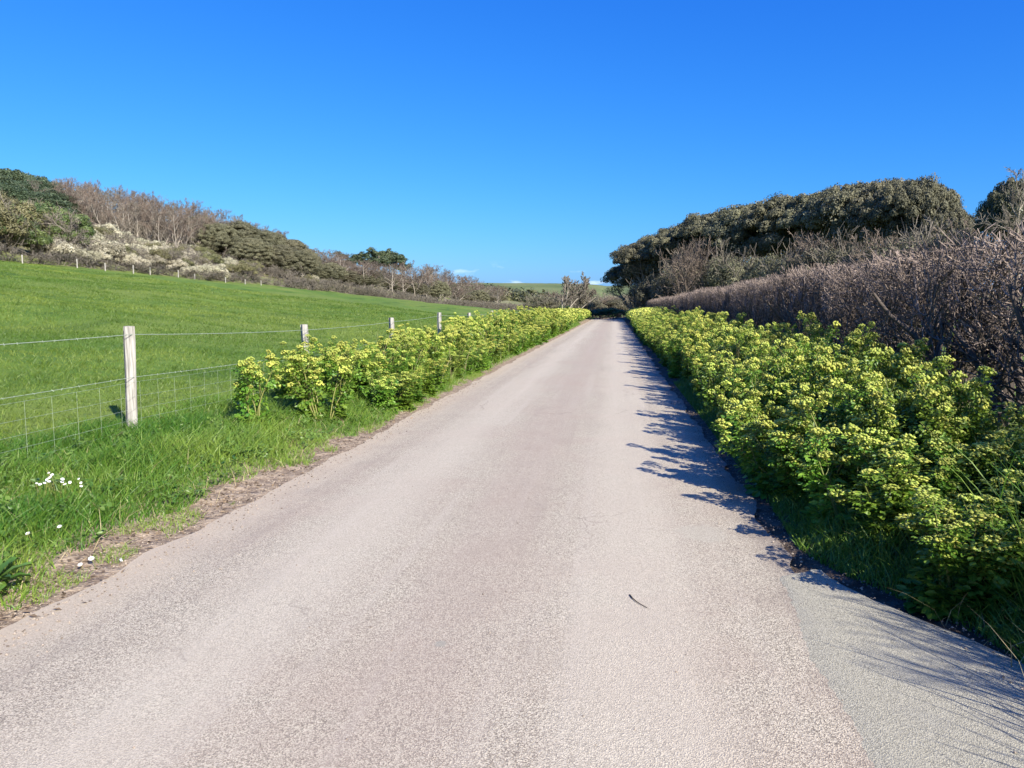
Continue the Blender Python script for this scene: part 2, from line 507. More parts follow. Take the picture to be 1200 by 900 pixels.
def road_material(name, tone, dark, light, pink, agg, edges):
    m, t, p, out = newmat(name)
    geo = t.nodes.new('ShaderNodeNewGeometry'); pos = geo.outputs['Position']
    sep = t.nodes.new('ShaderNodeSeparateXYZ'); t.links.new(pos, sep.inputs[0])
    vo = t.nodes.new('ShaderNodeTexVoronoi'); vo.inputs['Scale'].default_value = agg; t.links.new(pos, vo.inputs['Vector'])
    vo2 = t.nodes.new('ShaderNodeTexVoronoi'); vo2.inputs['Scale'].default_value = agg * 2.3; t.links.new(pos, vo2.inputs['Vector'])
    sc = t.nodes.new('ShaderNodeSeparateColor'); t.links.new(vo.outputs['Color'], sc.inputs[0])
    sc2 = t.nodes.new('ShaderNodeSeparateColor'); t.links.new(vo2.outputs['Color'], sc2.inputs[0])
    c = mix(t, mrange(t, sc.outputs[0], 0.0, 1.0), dark, light)
    c = mix(t, mrange(t, sc2.outputs[1], 0.55, 0.95, 0, 0.8), c, tuple(x * 1.3 for x in light))
    c = mix(t, mrange(t, sc.outputs[2], 0.72, 0.9, 0, 0.75), c, tuple(x * 0.55 for x in dark))
    nb = noise(t, pos, 0.45, 4); nm = noise(t, pos, 2.2, 5)
    c = mix(t, mth(t, 'MULTIPLY', mrange(t, nb, 0.35, 0.7, 0.15, 0.5), mrange(t, nm, 0.3, 0.6, 0.3, 0.9)), c, pink)
    c = mix(t, mrange(t, nm, 0.5, 0.75, 0, 0.28), c, tuple(x * 0.8 for x in tone))
    if edges:
        mp = t.nodes.new('ShaderNodeMapping'); mp.inputs['Scale'].default_value = (5.0, 0.12, 1); t.links.new(pos, mp.inputs[0])
        ns = noise(t, mp.outputs[0], 1.0, 4)
        c = mix(t, mrange(t, ns, 0.5, 0.72, 0, 0.4), c, (0.46, 0.40, 0.32))
        c = mix(t, mrange(t, ns, 0.45, 0.3, 0, 0.2), c, (0.25, 0.195, 0.16))
        # lighter dusty wheel paths
        for x0 in (-1.75, 0.12):
            w = mth(t, 'MULTIPLY', mrange(t, mth(t, 'ABSOLUTE', mth(t, 'SUBTRACT', mth(t, 'ADD', sep.outputs[0], mth(t, 'MULTIPLY', nb, 0.5)), x0 + 0.25)), 0.55, 0.1), 0.42)
            c = mix(t, w, c, (0.53, 0.47, 0.365))
        # earth and grit washed over the edges
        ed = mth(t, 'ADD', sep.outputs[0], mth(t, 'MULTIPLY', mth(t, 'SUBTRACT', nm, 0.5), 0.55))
        cent = mth(t, 'MULTIPLY', mrange(t, mth(t, 'ABSOLUTE', mth(t, 'ADD', sep.outputs[0], mth(t, 'ADD', 0.55, mth(t, 'MULTIPLY', nb, 0.5)))), 0.42, 0.1), 0.3)
        c = mix(t, cent, c, (0.34, 0.265, 0.21))
        # a few hairline cracks
        vc = t.nodes.new('ShaderNodeTexVoronoi'); vc.feature = 'DISTANCE_TO_EDGE'; vc.inputs['Scale'].default_value = 0.55
        wv = t.nodes.new('ShaderNodeVectorMath'); wv.operation = 'ADD'
        nv = t.nodes.new('ShaderNodeTexNoise'); nv.inputs['Scale'].default_value = 3.0; nv.inputs['Detail'].default_value = 5.0
        t.links.new(pos, nv.inputs['Vector']); sc_v = t.nodes.new('ShaderNodeVectorMath'); sc_v.operation = 'SCALE'; sc_v.inputs['Scale'].default_value = 0.5
        t.links.new(nv.outputs['Color'], sc_v.inputs[0]); t.links.new(pos, wv.inputs[0]); t.links.new(sc_v.outputs[0], wv.inputs[1]); t.links.new(wv.outputs[0], vc.inputs['Vector'])
        crack = mth(t, 'MULTIPLY', mrange(t, vc.outputs['Distance'], 0.006, 0.001, 0, 0.55), mrange(t, noise(t, pos, 0.35, 2), 0.52, 0.62))
        c = mix(t, crack, c, (0.12, 0.095, 0.075))
        c = mix(t, mrange(t, ed, -2.35, -2.95, 0, 0.8), c, (0.47, 0.385, 0.28))
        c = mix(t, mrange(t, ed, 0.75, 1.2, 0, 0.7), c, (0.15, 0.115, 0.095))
        # old stains and small mends
        for (sx, sy, sr, col, a) in ((-0.76, 3.15, 0.035, (0.30, 0.28, 0.225), 0.8), (0.63, 5.05, 0.22, (0.40, 0.365, 0.285), 0.5)):
            vd = t.nodes.new('ShaderNodeVectorMath'); vd.operation = 'DISTANCE'
            cb = t.nodes.new('ShaderNodeCombineXYZ'); t.links.new(sep.outputs[0], cb.inputs[0]); t.links.new(sep.outputs[1], cb.inputs[1])
            t.links.new(cb.outputs[0], vd.inputs[0]); vd.inputs[1].default_value = (sx, sy, 0)
            dd = mth(t, 'ADD', vd.outputs['Value'], mth(t, 'MULTIPLY', mth(t, 'SUBTRACT', noise(t, pos, 1.2 / sr, 3), 0.5), sr))
            c = mix(t, mrange(t, dd, sr, sr * 0.6, 0, a), c, col)
    t.links.new(c, p.inputs['Base Color'])
    p.inputs['Roughness'].default_value = 0.82; p.inputs['Specular IOR Level'].default_value = 0.3
    bp = t.nodes.new('ShaderNodeBump'); bp.inputs['Strength'].default_value = 0.5; bp.inputs['Distance'].default_value = 0.005
    t.links.new(mth(t, 'ADD', vo.outputs['Distance'], mth(t, 'MULTIPLY', sc.outputs[0], 0.4)), bp.inputs['Height']); t.links.new(bp.outputs[0], p.inputs['Normal'])
    return m
M['road'] = road_material('road', (0.36, 0.315, 0.243), (0.16, 0.136, 0.102), (0.55, 0.487, 0.37), (0.37, 0.28, 0.215), 190.0, True)
M['mend'] = road_material('mend', (0.30, 0.29, 0.26), (0.23, 0.212, 0.16), (0.40, 0.372, 0.285), (0.32, 0.296, 0.225), 190.0, False)
o = build('road', [(rv, rf, 0, None)], [M['road']], smooth=True); o['kind'] = 'structure'

# grey mended strip that widens the road on its right-hand side
py = axis([(-4, 1.5, 0.25), (1.5, 4.46, 0.008)])
pl = 0.86 + 0.10 * sstep(3.2, 4.4, py) + (fbm(py, py * 0, 0.25, 61, 4) - 0.5) * 0.07 + (fbm(py, py * 0 + 7, 0.03, 62, 2) - 0.5) * 0.028 + 0.22 * sstep(4.2, 4.46, py) ** 2
pr = 1.82 - 0.60 * sstep(3.2, 4.5, py) + (fbm(py, py * 0 + 3, 0.4, 71, 4) - 0.5) * 0.14
u = np.linspace(0, 1, 13)
PX = pl[:, None] * (1 - u) + np.maximum(pr, pl + 0.05)[:, None] * u
PY = np.repeat(py[:, None], 13, 1)
pv = np.stack([PX, PY, np.maximum(road_z(PX, PY), 0.002) + np.where(u < 0.01, -0.002, np.where(u > 0.99, -0.004, 0.004))[None, :] * np.ones_like(PX)], -1).reshape(-1, 3)
j, i = np.meshgrid(np.arange(len(py) - 1), np.arange(12), indexing='ij')
b = (j * 13 + i).ravel()
o = build('road_mend', [(pv, np.stack([b, b + 1, b + 14, b + 13], 1), 0, None)], [M['mend']], smooth=True); o['kind'] = 'structure'

# ------------------------------------------------------------------ trees and shrubs
def bare_tree_meshes(seed, h, spread=0.5, lean=(0, 0, 0), stems=1, twig='twig', dens=1.0, r0=0.13, fine=0.016):
    r = rng_(seed)
    st = np.zeros((stems, 3)); st[:, :2] = r.normal(0, 0.25, (stems, 2)) * (stems > 1)
    d = np.array([0, 0, 1.0]) + r.normal(0, 0.12 + 0.12 * (stems > 1), (stems, 3)) + np.array(lean)
    b = np.array(lean) * 0.12
    P0, R0 = grow(st, d, h * (0.8 + 0.15 * r.random(stems)), 8, np.full(stems, r0), np.full(stems, r0 * 0.2), r, 0.09, 0.03, b)
    P1, R1 = spawn(P0, R0, int(11 / stems ** 0.5), 0.22, 0.98, 42, spread, 6, 0.62, r, 0.13, 0.09, b)
    P2, R2 = spawn(P1, R1, 6, 0.2, 1.0, 40, 0.5, 5, 0.6, r, 0.16, 0.07, b)
    P3, R3 = spawn(P2, R2, int(5 * dens), 0.2, 1.0, 38, 0.6, 4, 0.7, r, 0.18, 0.05, b)
    P4, R4 = spawn(P3, R3, 3, 0.25, 1.0, 35, 0.7, 3, 0.8, r, 0.18, 0.04, b)
    R2, R3, R4 = np.maximum(R2, fine * 1.1), np.maximum(R3, fine * 0.9), np.maximum(R4, fine * 0.6)
    c0 = tubes(P0, R0, 6); c1 = tubes(P1, R1, 5)
    trunk = mesh_of('trunk', [(c[0], c[1], 0, np.clip(c[2] + 0.15, 0, 1)) for c in (c0, c1)], [M['bark']], True)
    ch = []
    for Pk, Rk, s in ((P2, R2, 3), (P3, R3, 3), (P4, R4, 3)):
        c = tubes(Pk, Rk, s, r.random(len(Pk)))
        ch.append((c[0], c[1], 0, c[2]))
    return trunk, mesh_of('crown', ch, [M[twig]])

def lobe_crown(r, lobes, radii, n_each, size, jit=0.34, low=-0.45, flat=0.75):
    """leaf faces on and in many uneven lobes"""
    C, Nn, T = [], [], []
    for c, q, n in zip(lobes, radii, n_each):
        d = ball(r, int(n), low)
        k = 1.0 - 0.35 * r.random(len(d)) ** 2.2
        k = k * (0.9 + 0.25 * np.sin(d[:, 0] * 4 + c[0] * 3) * np.sin(d[:, 1] * 4 + c[1]) )
        pt = c + d * q * np.array([1, 1, flat]) * k[:, None]
        C.append(pt); Nn.append(d + r.normal(0, jit, d.shape))
        T.append(np.clip(r.normal(0.42, 0.18, len(d)) + r.normal(0, 0.14), 0, 1))
    C = np.concatenate(C); Nn = np.concatenate(Nn); T = np.concatenate(T)
    v, f = rhombs(C, Nn, size * (0.6 + 0.8 * r.random(len(C))), r, 0.7)
    return v, f, 0, np.repeat(T, 4)

def dome_lobes(r, n, R, z0, z1, jitter=0.5):
    """lobe centres spread through a wind-clipped dome"""
    a = np.arange(n) * 2.399963 + r.random() * 6
    q = np.sqrt((np.arange(n) + 0.5) / n)
    x, y = R * q * np.cos(a), R * q * np.sin(a)
    z = z0 + (z1 - z0) * np.sqrt(np.maximum(1 - q * q * 0.92, 0))
    c = np.stack([x, y, z], 1) + r.normal(0, jitter, (n, 3)) * np.array([1, 1, 0.6])
    return c

def oak_meshes(seed, h=10.0, R=5.5, base=0.5, leaf='oak_leaf', n=170, per=430, size=0.155):
    r = rng_(seed)
    z1 = h - 1.0
    c = dome_lobes(r, n, R * 0.86, h * base, z1 + 0.2, 0.32)
    rad_ = R * (0.10 + 0.085 * r.random(n))[:, None] * np.ones(3)
    # a second, sparser storey inside the crown
    c2 = dome_lobes(r, n // 3, R * 0.7, h * (base - 0.12), z1 - 2.0, 0.7)
    rad2 = R * (0.15 + 0.1 * r.random(len(c2)))[:, None] * np.ones(3)
    ch = lobe_crown(r, np.concatenate([c, c2]), np.concatenate([rad_, rad2]), [per] * n + [per // 2] * len(c2), size)
    k = 3
    st = np.stack([r.normal(0, 0.25, k), r.normal(0, 0.25, k), np.full(k, -0.3)], 1)
    d = np.array([0, 0, 1.0]) + r.normal(0, 0.3, (k, 3))
    P0, R0 = grow(st, d, np.full(k, h * 0.62), 7, np.full(k, 0.30), np.full(k, 0.1), r, 0.2, 0.05)
    P1, R1 = spawn(P0, R0, 7, 0.25, 1.0, 48, 0.62, 7, 0.6, r, 0.24, 0.06)
    P2, R2 = spawn(P1, R1, 5, 0.3, 1.0, 45, 0.5, 5, 0.6, r, 0.25, 0.05)
    R2 = np.maximum(R2, 0.022)
    tr = [(q[0], q[1], 0, np.clip(q[2] + 0.3, 0, 1)) for q in (tubes(P0, R0, 7), tubes(P1, R1, 5), tubes(P2, R2, 4))]
    return mesh_of('trunk', tr, [M['bark']], True), mesh_of('crown', [ch], [M[leaf]])

def pine_meshes(seed, h=11.0, R=3.2, flat=False):
    r = rng_(seed)
    P0, R0 = grow(np.array([[0, 0, -0.3]]), np.array([[0.05, 0.02, 1.0]]), np.array([h * 0.97]), 9, np.array([0.22]), np.array([0.05]), r, 0.04, 0.05)
    if flat:
        P1, R1 = spawn(P0, R0, 12, 0.6, 0.98, 65, 0.32, 5, 0.5, r, 0.15, 0.1, grad=0.2)
    else:
        P1, R1 = spawn(P0, R0, 34, 0.12, 0.98, 68, 0.36, 5, 0.45, r, 0.12, 0.08, grad=0.75)
    P2, R2 = spawn(P1, R1, 5, 0.35, 1.0, 42, 0.42, 4, 0.6, r, 0.2, 0.08)
    tr = [(q[0], q[1], 0, q[2]) for q in (tubes(P0, R0, 7), tubes(P1, np.maximum(R1, 0.02), 4))]
    if not flat:
        c = dome_lobes(r, 46, R * 0.8, h * 0.22, h * 0.92, 0.35)
        c = c[np.argsort(c[:, 2])]
        extra = lobe_crown(r, c, (0.75 + 0.5 * r.random((len(c), 1))) * np.ones(3), [300] * len(c), 0.17, jit=0.5, low=-0.6, flat=0.85)
    tips = np.concatenate([P2[:, 1], P2[:, 2], P2[:, 3], P1[:, 3], P1[:, 4]])
    lob = tips + r.normal(0, 0.1, tips.shape)
    ch = lobe_crown(r, lob, np.full((len(lob), 3), 0.55 if not flat else 0.6) * (0.7 + 0.6 * r.random((len(lob), 1))), [34 if not flat else 50] * len(lob), 0.24, low=-0.6, flat=0.7)
    return mesh_of('trunk', tr, [M['bark']], True), mesh_of('crown', [ch] + ([] if flat else [extra]), [M['pine_leaf']])

def shrub_meshes(seed, h=2.0, R=1.4, leaf='shrub_green', per=420, n=24, size=0.085, twigs=40, twig='twig', leafy=1.0):
    r = rng_(seed)
    k = 9
    st = np.stack([r.normal(0, R * 0.16, k), r.normal(0, R * 0.16, k), np.full(k, -0.1)], 1)
    d = np.array([0, 0, 1.0]) + r.normal(0, 0.45, (k, 3))
    P0, R0 = grow(st, d, h * (0.75 + 0.3 * r.random(k)), 6, np.full(k, 0.035 * h / 2), np.full(k, 0.012), r, 0.14, 0.06)
    P1, R1 = spawn(P0, R0, max(3, twigs // 9), 0.2, 1.0, 45, 0.55, 5, 0.7, r, 0.2, 0.05)
    P2, R2 = spawn(P1, R1, 4, 0.25, 1.0, 40, 0.55, 4, 0.8, r, 0.2, 0.04)
    f = 0.006 + 0.0035 * h
    R1 = np.maximum(R1, f); R2 = np.maximum(R2, f * 0.8)
    tr = [(q[0], q[1], 0, q[2]) for q in (tubes(P0, R0, 5), tubes(P1, R1, 3, r.random(len(P1))), tubes(P2, R2, 3, r.random(len(P2))))]
    if leafy > 0:
        c = dome_lobes(r, n, R * 0.8, h * 0.28, h * 0.8, 0.16 * R)
        rad_ = R * (0.22 + 0.16 * r.random(n))[:, None] * np.ones(3)
        ch = lobe_crown(r, c, rad_, [per * leafy] * n, size, low=-0.6, flat=0.85)
        return mesh_of('stem', tr, [M[twig]]), mesh_of('foliage', [ch], [M[leaf]])
    P3, R3 = spawn(P2, R2, 4, 0.2, 1.0, 38, 0.7, 3, 0.85, r, 0.2, 0.03)
    R3 = np.maximum(R3, f * 0.6)
    q = tubes(P3, R3, 3, r.random(len(P3)))
    return mesh_of('stem', tr, [M[twig]]), mesh_of('foliage', [(q[0], q[1], 0, q[2])], [M[twig]])

def place(name, meshes, names, x, y, sc=1.0, rz=None, label='', cat='', group=None, dz=0.0, r=random):
    o = empty(name, (x, y, gz(x, y) + dz), random.random() * 6.283 if rz is None else rz, sc)
    for n_, me in zip(names, meshes):
        link(n_, me, o)
    return tag(o, label, cat, group)

random.seed(4)
TC = ('trunk', 'crown')
SF = ('stem', 'foliage')
OAK = [oak_meshes(10 + k, base=(0.50, 0.64, 0.56, 0.66)[k]) for k in range(4)]
OAKB = [oak_meshes(25 + k, base=0.14, n=200) for k in range(3)]
OAKD = [oak_meshes(20 + k, leaf='oak_dark') for k in range(2)]
BARE = [bare_tree_meshes(30 + k, 8.0, 0.42, stems=(1, 2, 1, 2)[k], twig=('twig', 'twig_red', 'twig_red', 'twig')[k], dens=1.7, fine=0.0125) for k in range(4)]
PINE = [pine_meshes(40 + k) for k in range(3)]
PINEF = [pine_meshes(45 + k, 10.0, flat=True) for k in range(2)]
SHG = [shrub_meshes(50 + k, leaf='shrub_green') for k in range(3)]
SHO = [shrub_meshes(55 + k, leaf='shrub_olive', leafy=0.7) for k in range(3)]
SHP = [shrub_meshes(60 + k, 1.5, 1.5, leaf='shrub_pale', leafy=0.75, size=0.10) for k in range(3)]
SHB = [shrub_meshes(65 + k, 2.0, 1.3, leafy=0, twigs=70, twig='twig') for k in range(3)]
SCR = [shrub_meshes(70 + k, 5.0, 3.2, leaf='oak_leaf', per=520, n=36, size=0.13, twigs=90, leafy=0.8) for k in range(3)]
SCB = [shrub_meshes(75 + k, 5.0, 2.8, leafy=0, twigs=110, twig='twig_red') for k in range(2)]

def top_z(depth, ypx):
    return 1.55 + depth * (360 - ypx) / 870.0

# wind-clipped oaks beyond the hedge
oaks = [  # bearing, depth, skyline row, crown radius
    (742, 99, 306, 4.2, 1), (760, 93, 283, 5.0, 0), (796, 90, 266, 5.6, 0), (838, 85, 250, 5.8, 0), (880, 80, 239, 5.8, 0),
    (924, 76, 232, 5.6, 0), (966, 72, 225, 5.6, 0), (1002, 68, 218, 5.2, 0), (1038, 65, 211, 4.8, 0), (1064, 62, 213, 3.6, 0), (1096, 60, 240, 2.6, 0)]
for k, (px, dp, yy, R, dark) in enumerate(oaks):
    x, y = spot(px, dp)
    h = top_z(dp, yy) - gz(x, y)
    if dark:
        lab = 'dark shaded evergreen oak overhanging the far end of the road'
        grp = None
    elif k == len(oaks) - 1:
        lab, grp = 'evergreen oak at the right-hand end of the clipped canopy, beside the gap of sky', None
    elif k == 1:
        lab, grp = 'evergreen oak with ragged left edge, second from the road end of the canopy', None
    else:
        lab, grp = 'wind-clipped evergreen oak within the long olive canopy beyond the brown hedge', 'evergreen oaks in the canopy beyond the hedge'
    place('oak_tree', (OAKD if dark else OAK)[k % (2 if dark else 4)], TC, x, y, (R / 5.5, R / 5.5, h / 10.0), None, lab, 'tree', grp)
for k, (px, dp, yy) in enumerate([(780, 102, 276), (818, 98, 264), (862, 94, 250), (905, 89, 243), (950, 85, 236), (995, 80, 226), (1030, 76, 220)]):
    x, y = spot(px, dp)
    place('oak_tree', OAK[(k + 1) % 4], TC, x, y, (1.05, 1.05, (top_z(dp, yy) - gz(x, y)) / 10.0), None,
          'wind-clipped evergreen oak within the long olive canopy beyond the brown hedge', 'tree', 'evergreen oaks in the canopy beyond the hedge')
# the pair at the picture's right edge
x, y = spot(1174, 46); place('oak_tree', OAKD[1], TC, x, y, (0.36, 0.36, (top_z(46, 212) - gz(x, y)) / 10), None, 'dark evergreen oak behind the bare tree past the gap of sky', 'tree')
x, y = spot(1212, 45); place('oak_tree', OAKD[0], TC, x, y, (0.48, 0.48, (top_z(45, 206) - gz(x, y)) / 10), None, 'dark evergreen oak cut by the frame above the near hedge', 'tree')
x, y = spot(1186, 36); place('bare_tree', BARE[0], TC, x, y, (0.8, 0.8, (top_z(36, 216) - gz(x, y)) / 8.0), None, 'bare grey tree standing before the dark oak beyond the near hedge', 'tree')
# scrub at the oaks' feet
scr = [(772, 88, 322, 0), (790, 80, 308, 0), (806, 74, 292, 1), (830, 76, 304, 0), (852, 72, 300, 0), (878, 70, 300, 0), (902, 68, 302, 0), (925, 64, 300, 0), (948, 62, 284, 1),
       (972, 60, 293, 0), (996, 58, 290, 0), (1020, 56, 282, 1), (1046, 55, 282, 0), (1072, 54, 276, 0), (1096, 52, 274, 0), (1120, 50, 272, 1), (760, 92, 330, 0)]
for k, (px, dp, yy, b_) in enumerate(scr):
    x, y = spot(px, dp)
    h = top_z(dp, yy) - gz(x, y)
    if b_:
        place('bare_bush', SCB[k % 2], SF, x, y, (0.75, 0.75, h / 5.0), None, {806: 'bare mauve-brown bush before the oaks, widest of the leafless ones', 948: 'thin bare bush of pale twigs under the oak canopy gap', 1020: 'bare bush showing over the hedge below the tallest oak', 1120: 'bare bush in the gap of sky between oaks'}[px], 'bush')
    else:
        place('scrub_bush', SCR[k % 3], SF, x, y, (0.85, 0.85, h / 5.0), None, 'rounded grey-olive bush in the scrub between the brown hedge and the oaks', 'bush', 'scrub bushes at the oaks')

# wind-swept bare trees beside the road's end
SWEPT = [bare_tree_meshes(80 + k, 5.2, 0.42, lean=(0.30, 0, 0), stems=4, twig='twig', dens=1.8, r0=0.10, fine=0.03) for k in range(2)]
for k, (px, dp, yy, lab) in enumerate(((664, 88, 321, 'taller wind-swept bare tree beside the left bank at the road end'), (677, 90, 323, 'slighter wind-swept bare tree leaning beside its taller neighbour at the road end'))):
    x, y = spot(px, dp)
    place('bare_tree', SWEPT[k], TC, x - 0.6, y, (0.8, 0.8, (top_z(dp, yy) - gz(x, y)) / 5.0), 0.1, lab, 'tree')

# left-hand hillside wood
def edge_depth(px):
    for d_ in np.arange(40, 420, 0.5):
        x, y = spot(px, d_)
        if x < bound_x(y):
            return d_
    return 420.0
SKY_X = [-40, 0, 40, 70, 130, 200, 250, 300, 340, 370, 400, 430, 470, 500, 540, 580, 600]
SKY_Y = [192, 197, 203, 214, 222, 236, 248, 262, 275, 288, 292, 299, 304, 313, 323, 335, 341]
rr = rng_(7)
def skyline(px):
    return float(np.interp(px, SKY_X, SKY_Y))
for k in range(24):
    px = -36 + 112 * (k % 8) / 8 + rr.random() * 14; dp = 90 + 9 * (k // 8) + rr.random() * 5
    x, y = spot(px, dp)
    h = (top_z(dp, skyline(px) + 6 * rr.random() + (2 - k // 8) * 9) - gz(x, y))
    place('pine_tree', PINE[k % 3], TC, x, y, (1.0, 1.0, h / 11.0), None, 'dark blue-green pine in the stand at the hilltop left of the leafless wood', 'tree', 'pines on the hill')
n = 0
for row in range(5):
    for px in np.arange(66, 330, 8.5):
        px = px + rr.normal(0, 3); dp = 101 + row * 6.0 + rr.normal(0, 1.5) + max(0, px - 200) * 0.1
        if row == 0 and px > 255:
            continue
        x, y = spot(px, dp)
        h = top_z(dp, skyline(px) + 3 + 5 * rr.random() + (4 - row) * 2.0) - gz(x, y)
        place('bare_tree', BARE[n % 4], TC, x, y, (0.78, 0.78, max(h, 3) / 7.6), None, 'leafless grey-stemmed tree in the brown wood along the hillside', 'tree', 'leafless trees in the hillside wood')
        n += 1
for k in range(64):
    px = 60 + 290 * (k + rr.random()) / 64; dp = 104 + 24 * rr.random() + max(0, px - 200) * 0.1
    x, y = spot(px, dp)
    place('bare_bush', SHB[k % 3], SF, x, y, (1.7, 1.7, 1.5 + 0.6 * rr.random()), None, 'brown twiggy undergrowth bush among the stems of the leafless hillside wood', 'bush', 'undergrowth bushes in the hillside wood')
# rounded evergreen oaks at the wood's right end
for k, (px, dp, dy, R) in enumerate([(262, 108, 12, 4.0), (285, 112, 4, 4.4), (300, 106, 18, 3.6), (318, 113, 4, 4.2), (332, 108, 16, 3.8), (345, 114, 4, 3.6), (352, 108, 14, 3.4), (240, 113, 10, 3.6), (362, 112, 8, 2.6)]):
    x, y = spot(px, dp)
    h = top_z(dp, skyline(px) + dy) - gz(x, y)
    place('oak_tree', OAKB[k % 3], TC, x, y, (R / 5.5, R / 5.5, h / 10.0), None, 'rounded brown-olive evergreen oak in the clump ending the hillside wood', 'tree', 'evergreen oaks on the hillside')
# farther wood running down to the distant hill
kinds = []
for k in range(150):
    px = 366 + 222 * (k + rr.random()) / 150; dp = edge_depth(px) + 8 + rr.random() * 55
    x, y = spot(px, dp)
    h = top_z(dp, skyline(px) + 1 + (355 - skyline(px)) * 0.55 * rr.random() ** 1.5 + (6 if px < 400 else 0) + (9 if 404 < px < 486 else 0)) - gz(x, y)
    if k % 4 == 3:
        place('oak_tree', OAKB[k % 3], TC, x, y, (0.55, 0.55, max(h * 0.72, 2.5) / 10), None, 'small dark evergreen tree among the far leafless wood above the field hedge', 'tree', 'far evergreen trees')
    else:
        place('bare_tree', BARE[k % 4], TC, x, y, (1.0, 1.0, max(h, 3) / 7.6), None, 'far leafless tree in the wood sloping down to the distant hill', 'tree', 'far leafless trees')
for k, (px, dp, yy) in enumerate([(416, 190, 300), (434, 196, 301), (448, 192, 297), (458, 200, 297), (472, 196, 303), (441, 204, 298)]):
    x, y = spot(px, dp)
    place('pine_tree', PINEF[k % 2], TC, x, y, (1.25, 1.25, (top_z(dp, yy) - gz(x, y)) / 10.0), None,
          'flat-topped dark pine standing alone left of the other flat pines' if k == 0 else 'flat-topped dark pine rising above the far leafless wood', 'tree', None if k == 0 else 'flat-topped pines')
# scrub on the slope between field and wood
def slope_bush(px, dp, kind, sc):
    x, y = spot(px, dp)
    me, lab, grp = {
        'g': (SHG, 'dark green bush on the slope below the pines', 'green bushes below the pines'),
        'o': (SHO, 'olive-brown bush on the rough slope above the field', 'olive bushes on the slope'),
        'p': (SHP, 'pale straw-grey bramble bush on the rough slope above the field', 'pale brambles on the slope'),
        'b': (SHB, 'bare brown twiggy bush on the rough slope above the field', 'twiggy bushes on the slope')}[kind]
    place({'g': 'leafy_bush', 'o': 'leafy_bush', 'p': 'bramble_bush', 'b': 'bare_bush'}[kind], me[rr.integers(len(me))], SF, x, y, sc, None, lab, 'bush', grp)
for k in range(40):
    px = -25 + 112 * rr.random()
    slope_bush(px, edge_depth(px) + 1.5 + 26 * rr.random(), 'ggoogb'[k % 6], 1.0 + 1.0 * rr.random())
for k in range(90):
    px = 70 + 180 * rr.random()
    slope_bush(px, edge_depth(px) + 1 + 24 * rr.random() ** 1.3, 'pppobp'[k % 6], 0.65 + 0.6 * rr.random())
for k in range(76):
    px = 190 + 185 * rr.random()
    slope_bush(px, edge_depth(px) + 1 + 20 * rr.random() ** 1.3, 'opobpb'[k % 6], 0.6 + 0.5 * rr.random())
for k, (px, dp, sc) in enumerate([(118, 92, 1.3), (130, 92, 1.6), (144, 93, 1.4), (66, 86, 1.4), (76, 88, 1.2), (205, 102, 1.2), (162, 95, 1.0)]):
    slope_bush(px, dp, 'p', sc)

# far boundary fence of the field and its brown hedge
bf = empty('boundary_fence', (0, 0, 0))
tag(bf, 'distant line of small pale posts along the far edge of the field', 'fence')
pm = None
def post_mesh(seed, w, h, lean=0.0):
    r = rng_(seed)
    zs = np.array([-0.4, 0.0, 0.3, 0.6, 0.85, 1.0]) * h
    zs[0] = -0.4
    ring = np.array([[-1, -1], [1, -1], [1, 1], [-1, 1]]) * w / 2
    bev = []
    v = []
    for z in zs:
        for (a, b) in ring:
            for (dx, dy) in ((0.82, 1.0), (1.0, 0.82)) if a * b > 0 else ((1.0, 0.82), (0.82, 1.0)):
                v.append((a * dx + r.normal(0, w * 0.012) + lean * z, b * dy + r.normal(0, w * 0.012), z))
    m = len(v)
    v.append((lean * h, 0, h + 0.004))
    f = []
    for k in range(len(zs) - 1):
        for s in range(8):
            f.append((k * 8 + s, k * 8 + (s + 1) % 8, k * 8 + 8 + (s + 1) % 8, k * 8 + 8 + s))
    tp = (len(zs) - 1) * 8
    tri = [(tp + s, tp + (s + 1) % 8, m) for s in range(8)]
    v = np.array(v)
    return mesh_of('post', [(v, f, 0, np.full(len(v), 0.55)), (v, tri, 0, np.full(len(v), 0.55))], [M['post_wood']])
PM = [post_mesh(5 + k, 0.11, 1.25) for k in range(3)]
for k, y in enumerate(np.cumsum(np.array([44.0] + [2.1, 3.9, 2.6, 5.0, 3.0, 3.6] * 2))):
    x = float(bound_x(y)) + 1.2 + rr.normal(0, 0.15)
    q = link('post', PM[k % 3], bf, (x, y, gz(x, y)), rr.random() * 3, (0.75, 0.75, 0.45 + 0.2 * rr.random()))
fh = empty('field_hedge', (0, 0, 0))
tag(fh, 'long low brown leafless hedge along the far edge of the field', 'hedge')
for k, y in enumerate(np.concatenate([np.arange(40, 96, 2.6), np.arange(96, 262, 1.7)])):
    x = float(bound_x(y)) + 0.2 + rr.normal(0, 0.2)
    q = link('shrub', SHB[k % 3][1], fh, (x - 0.6, y, gz(x, y)), rr.random() * 6, (1.2, 1.2, (0.5 if y < 96 else 0.85) + 0.2 * rr.random()))
    link('stem', SHB[k % 3][0], q)

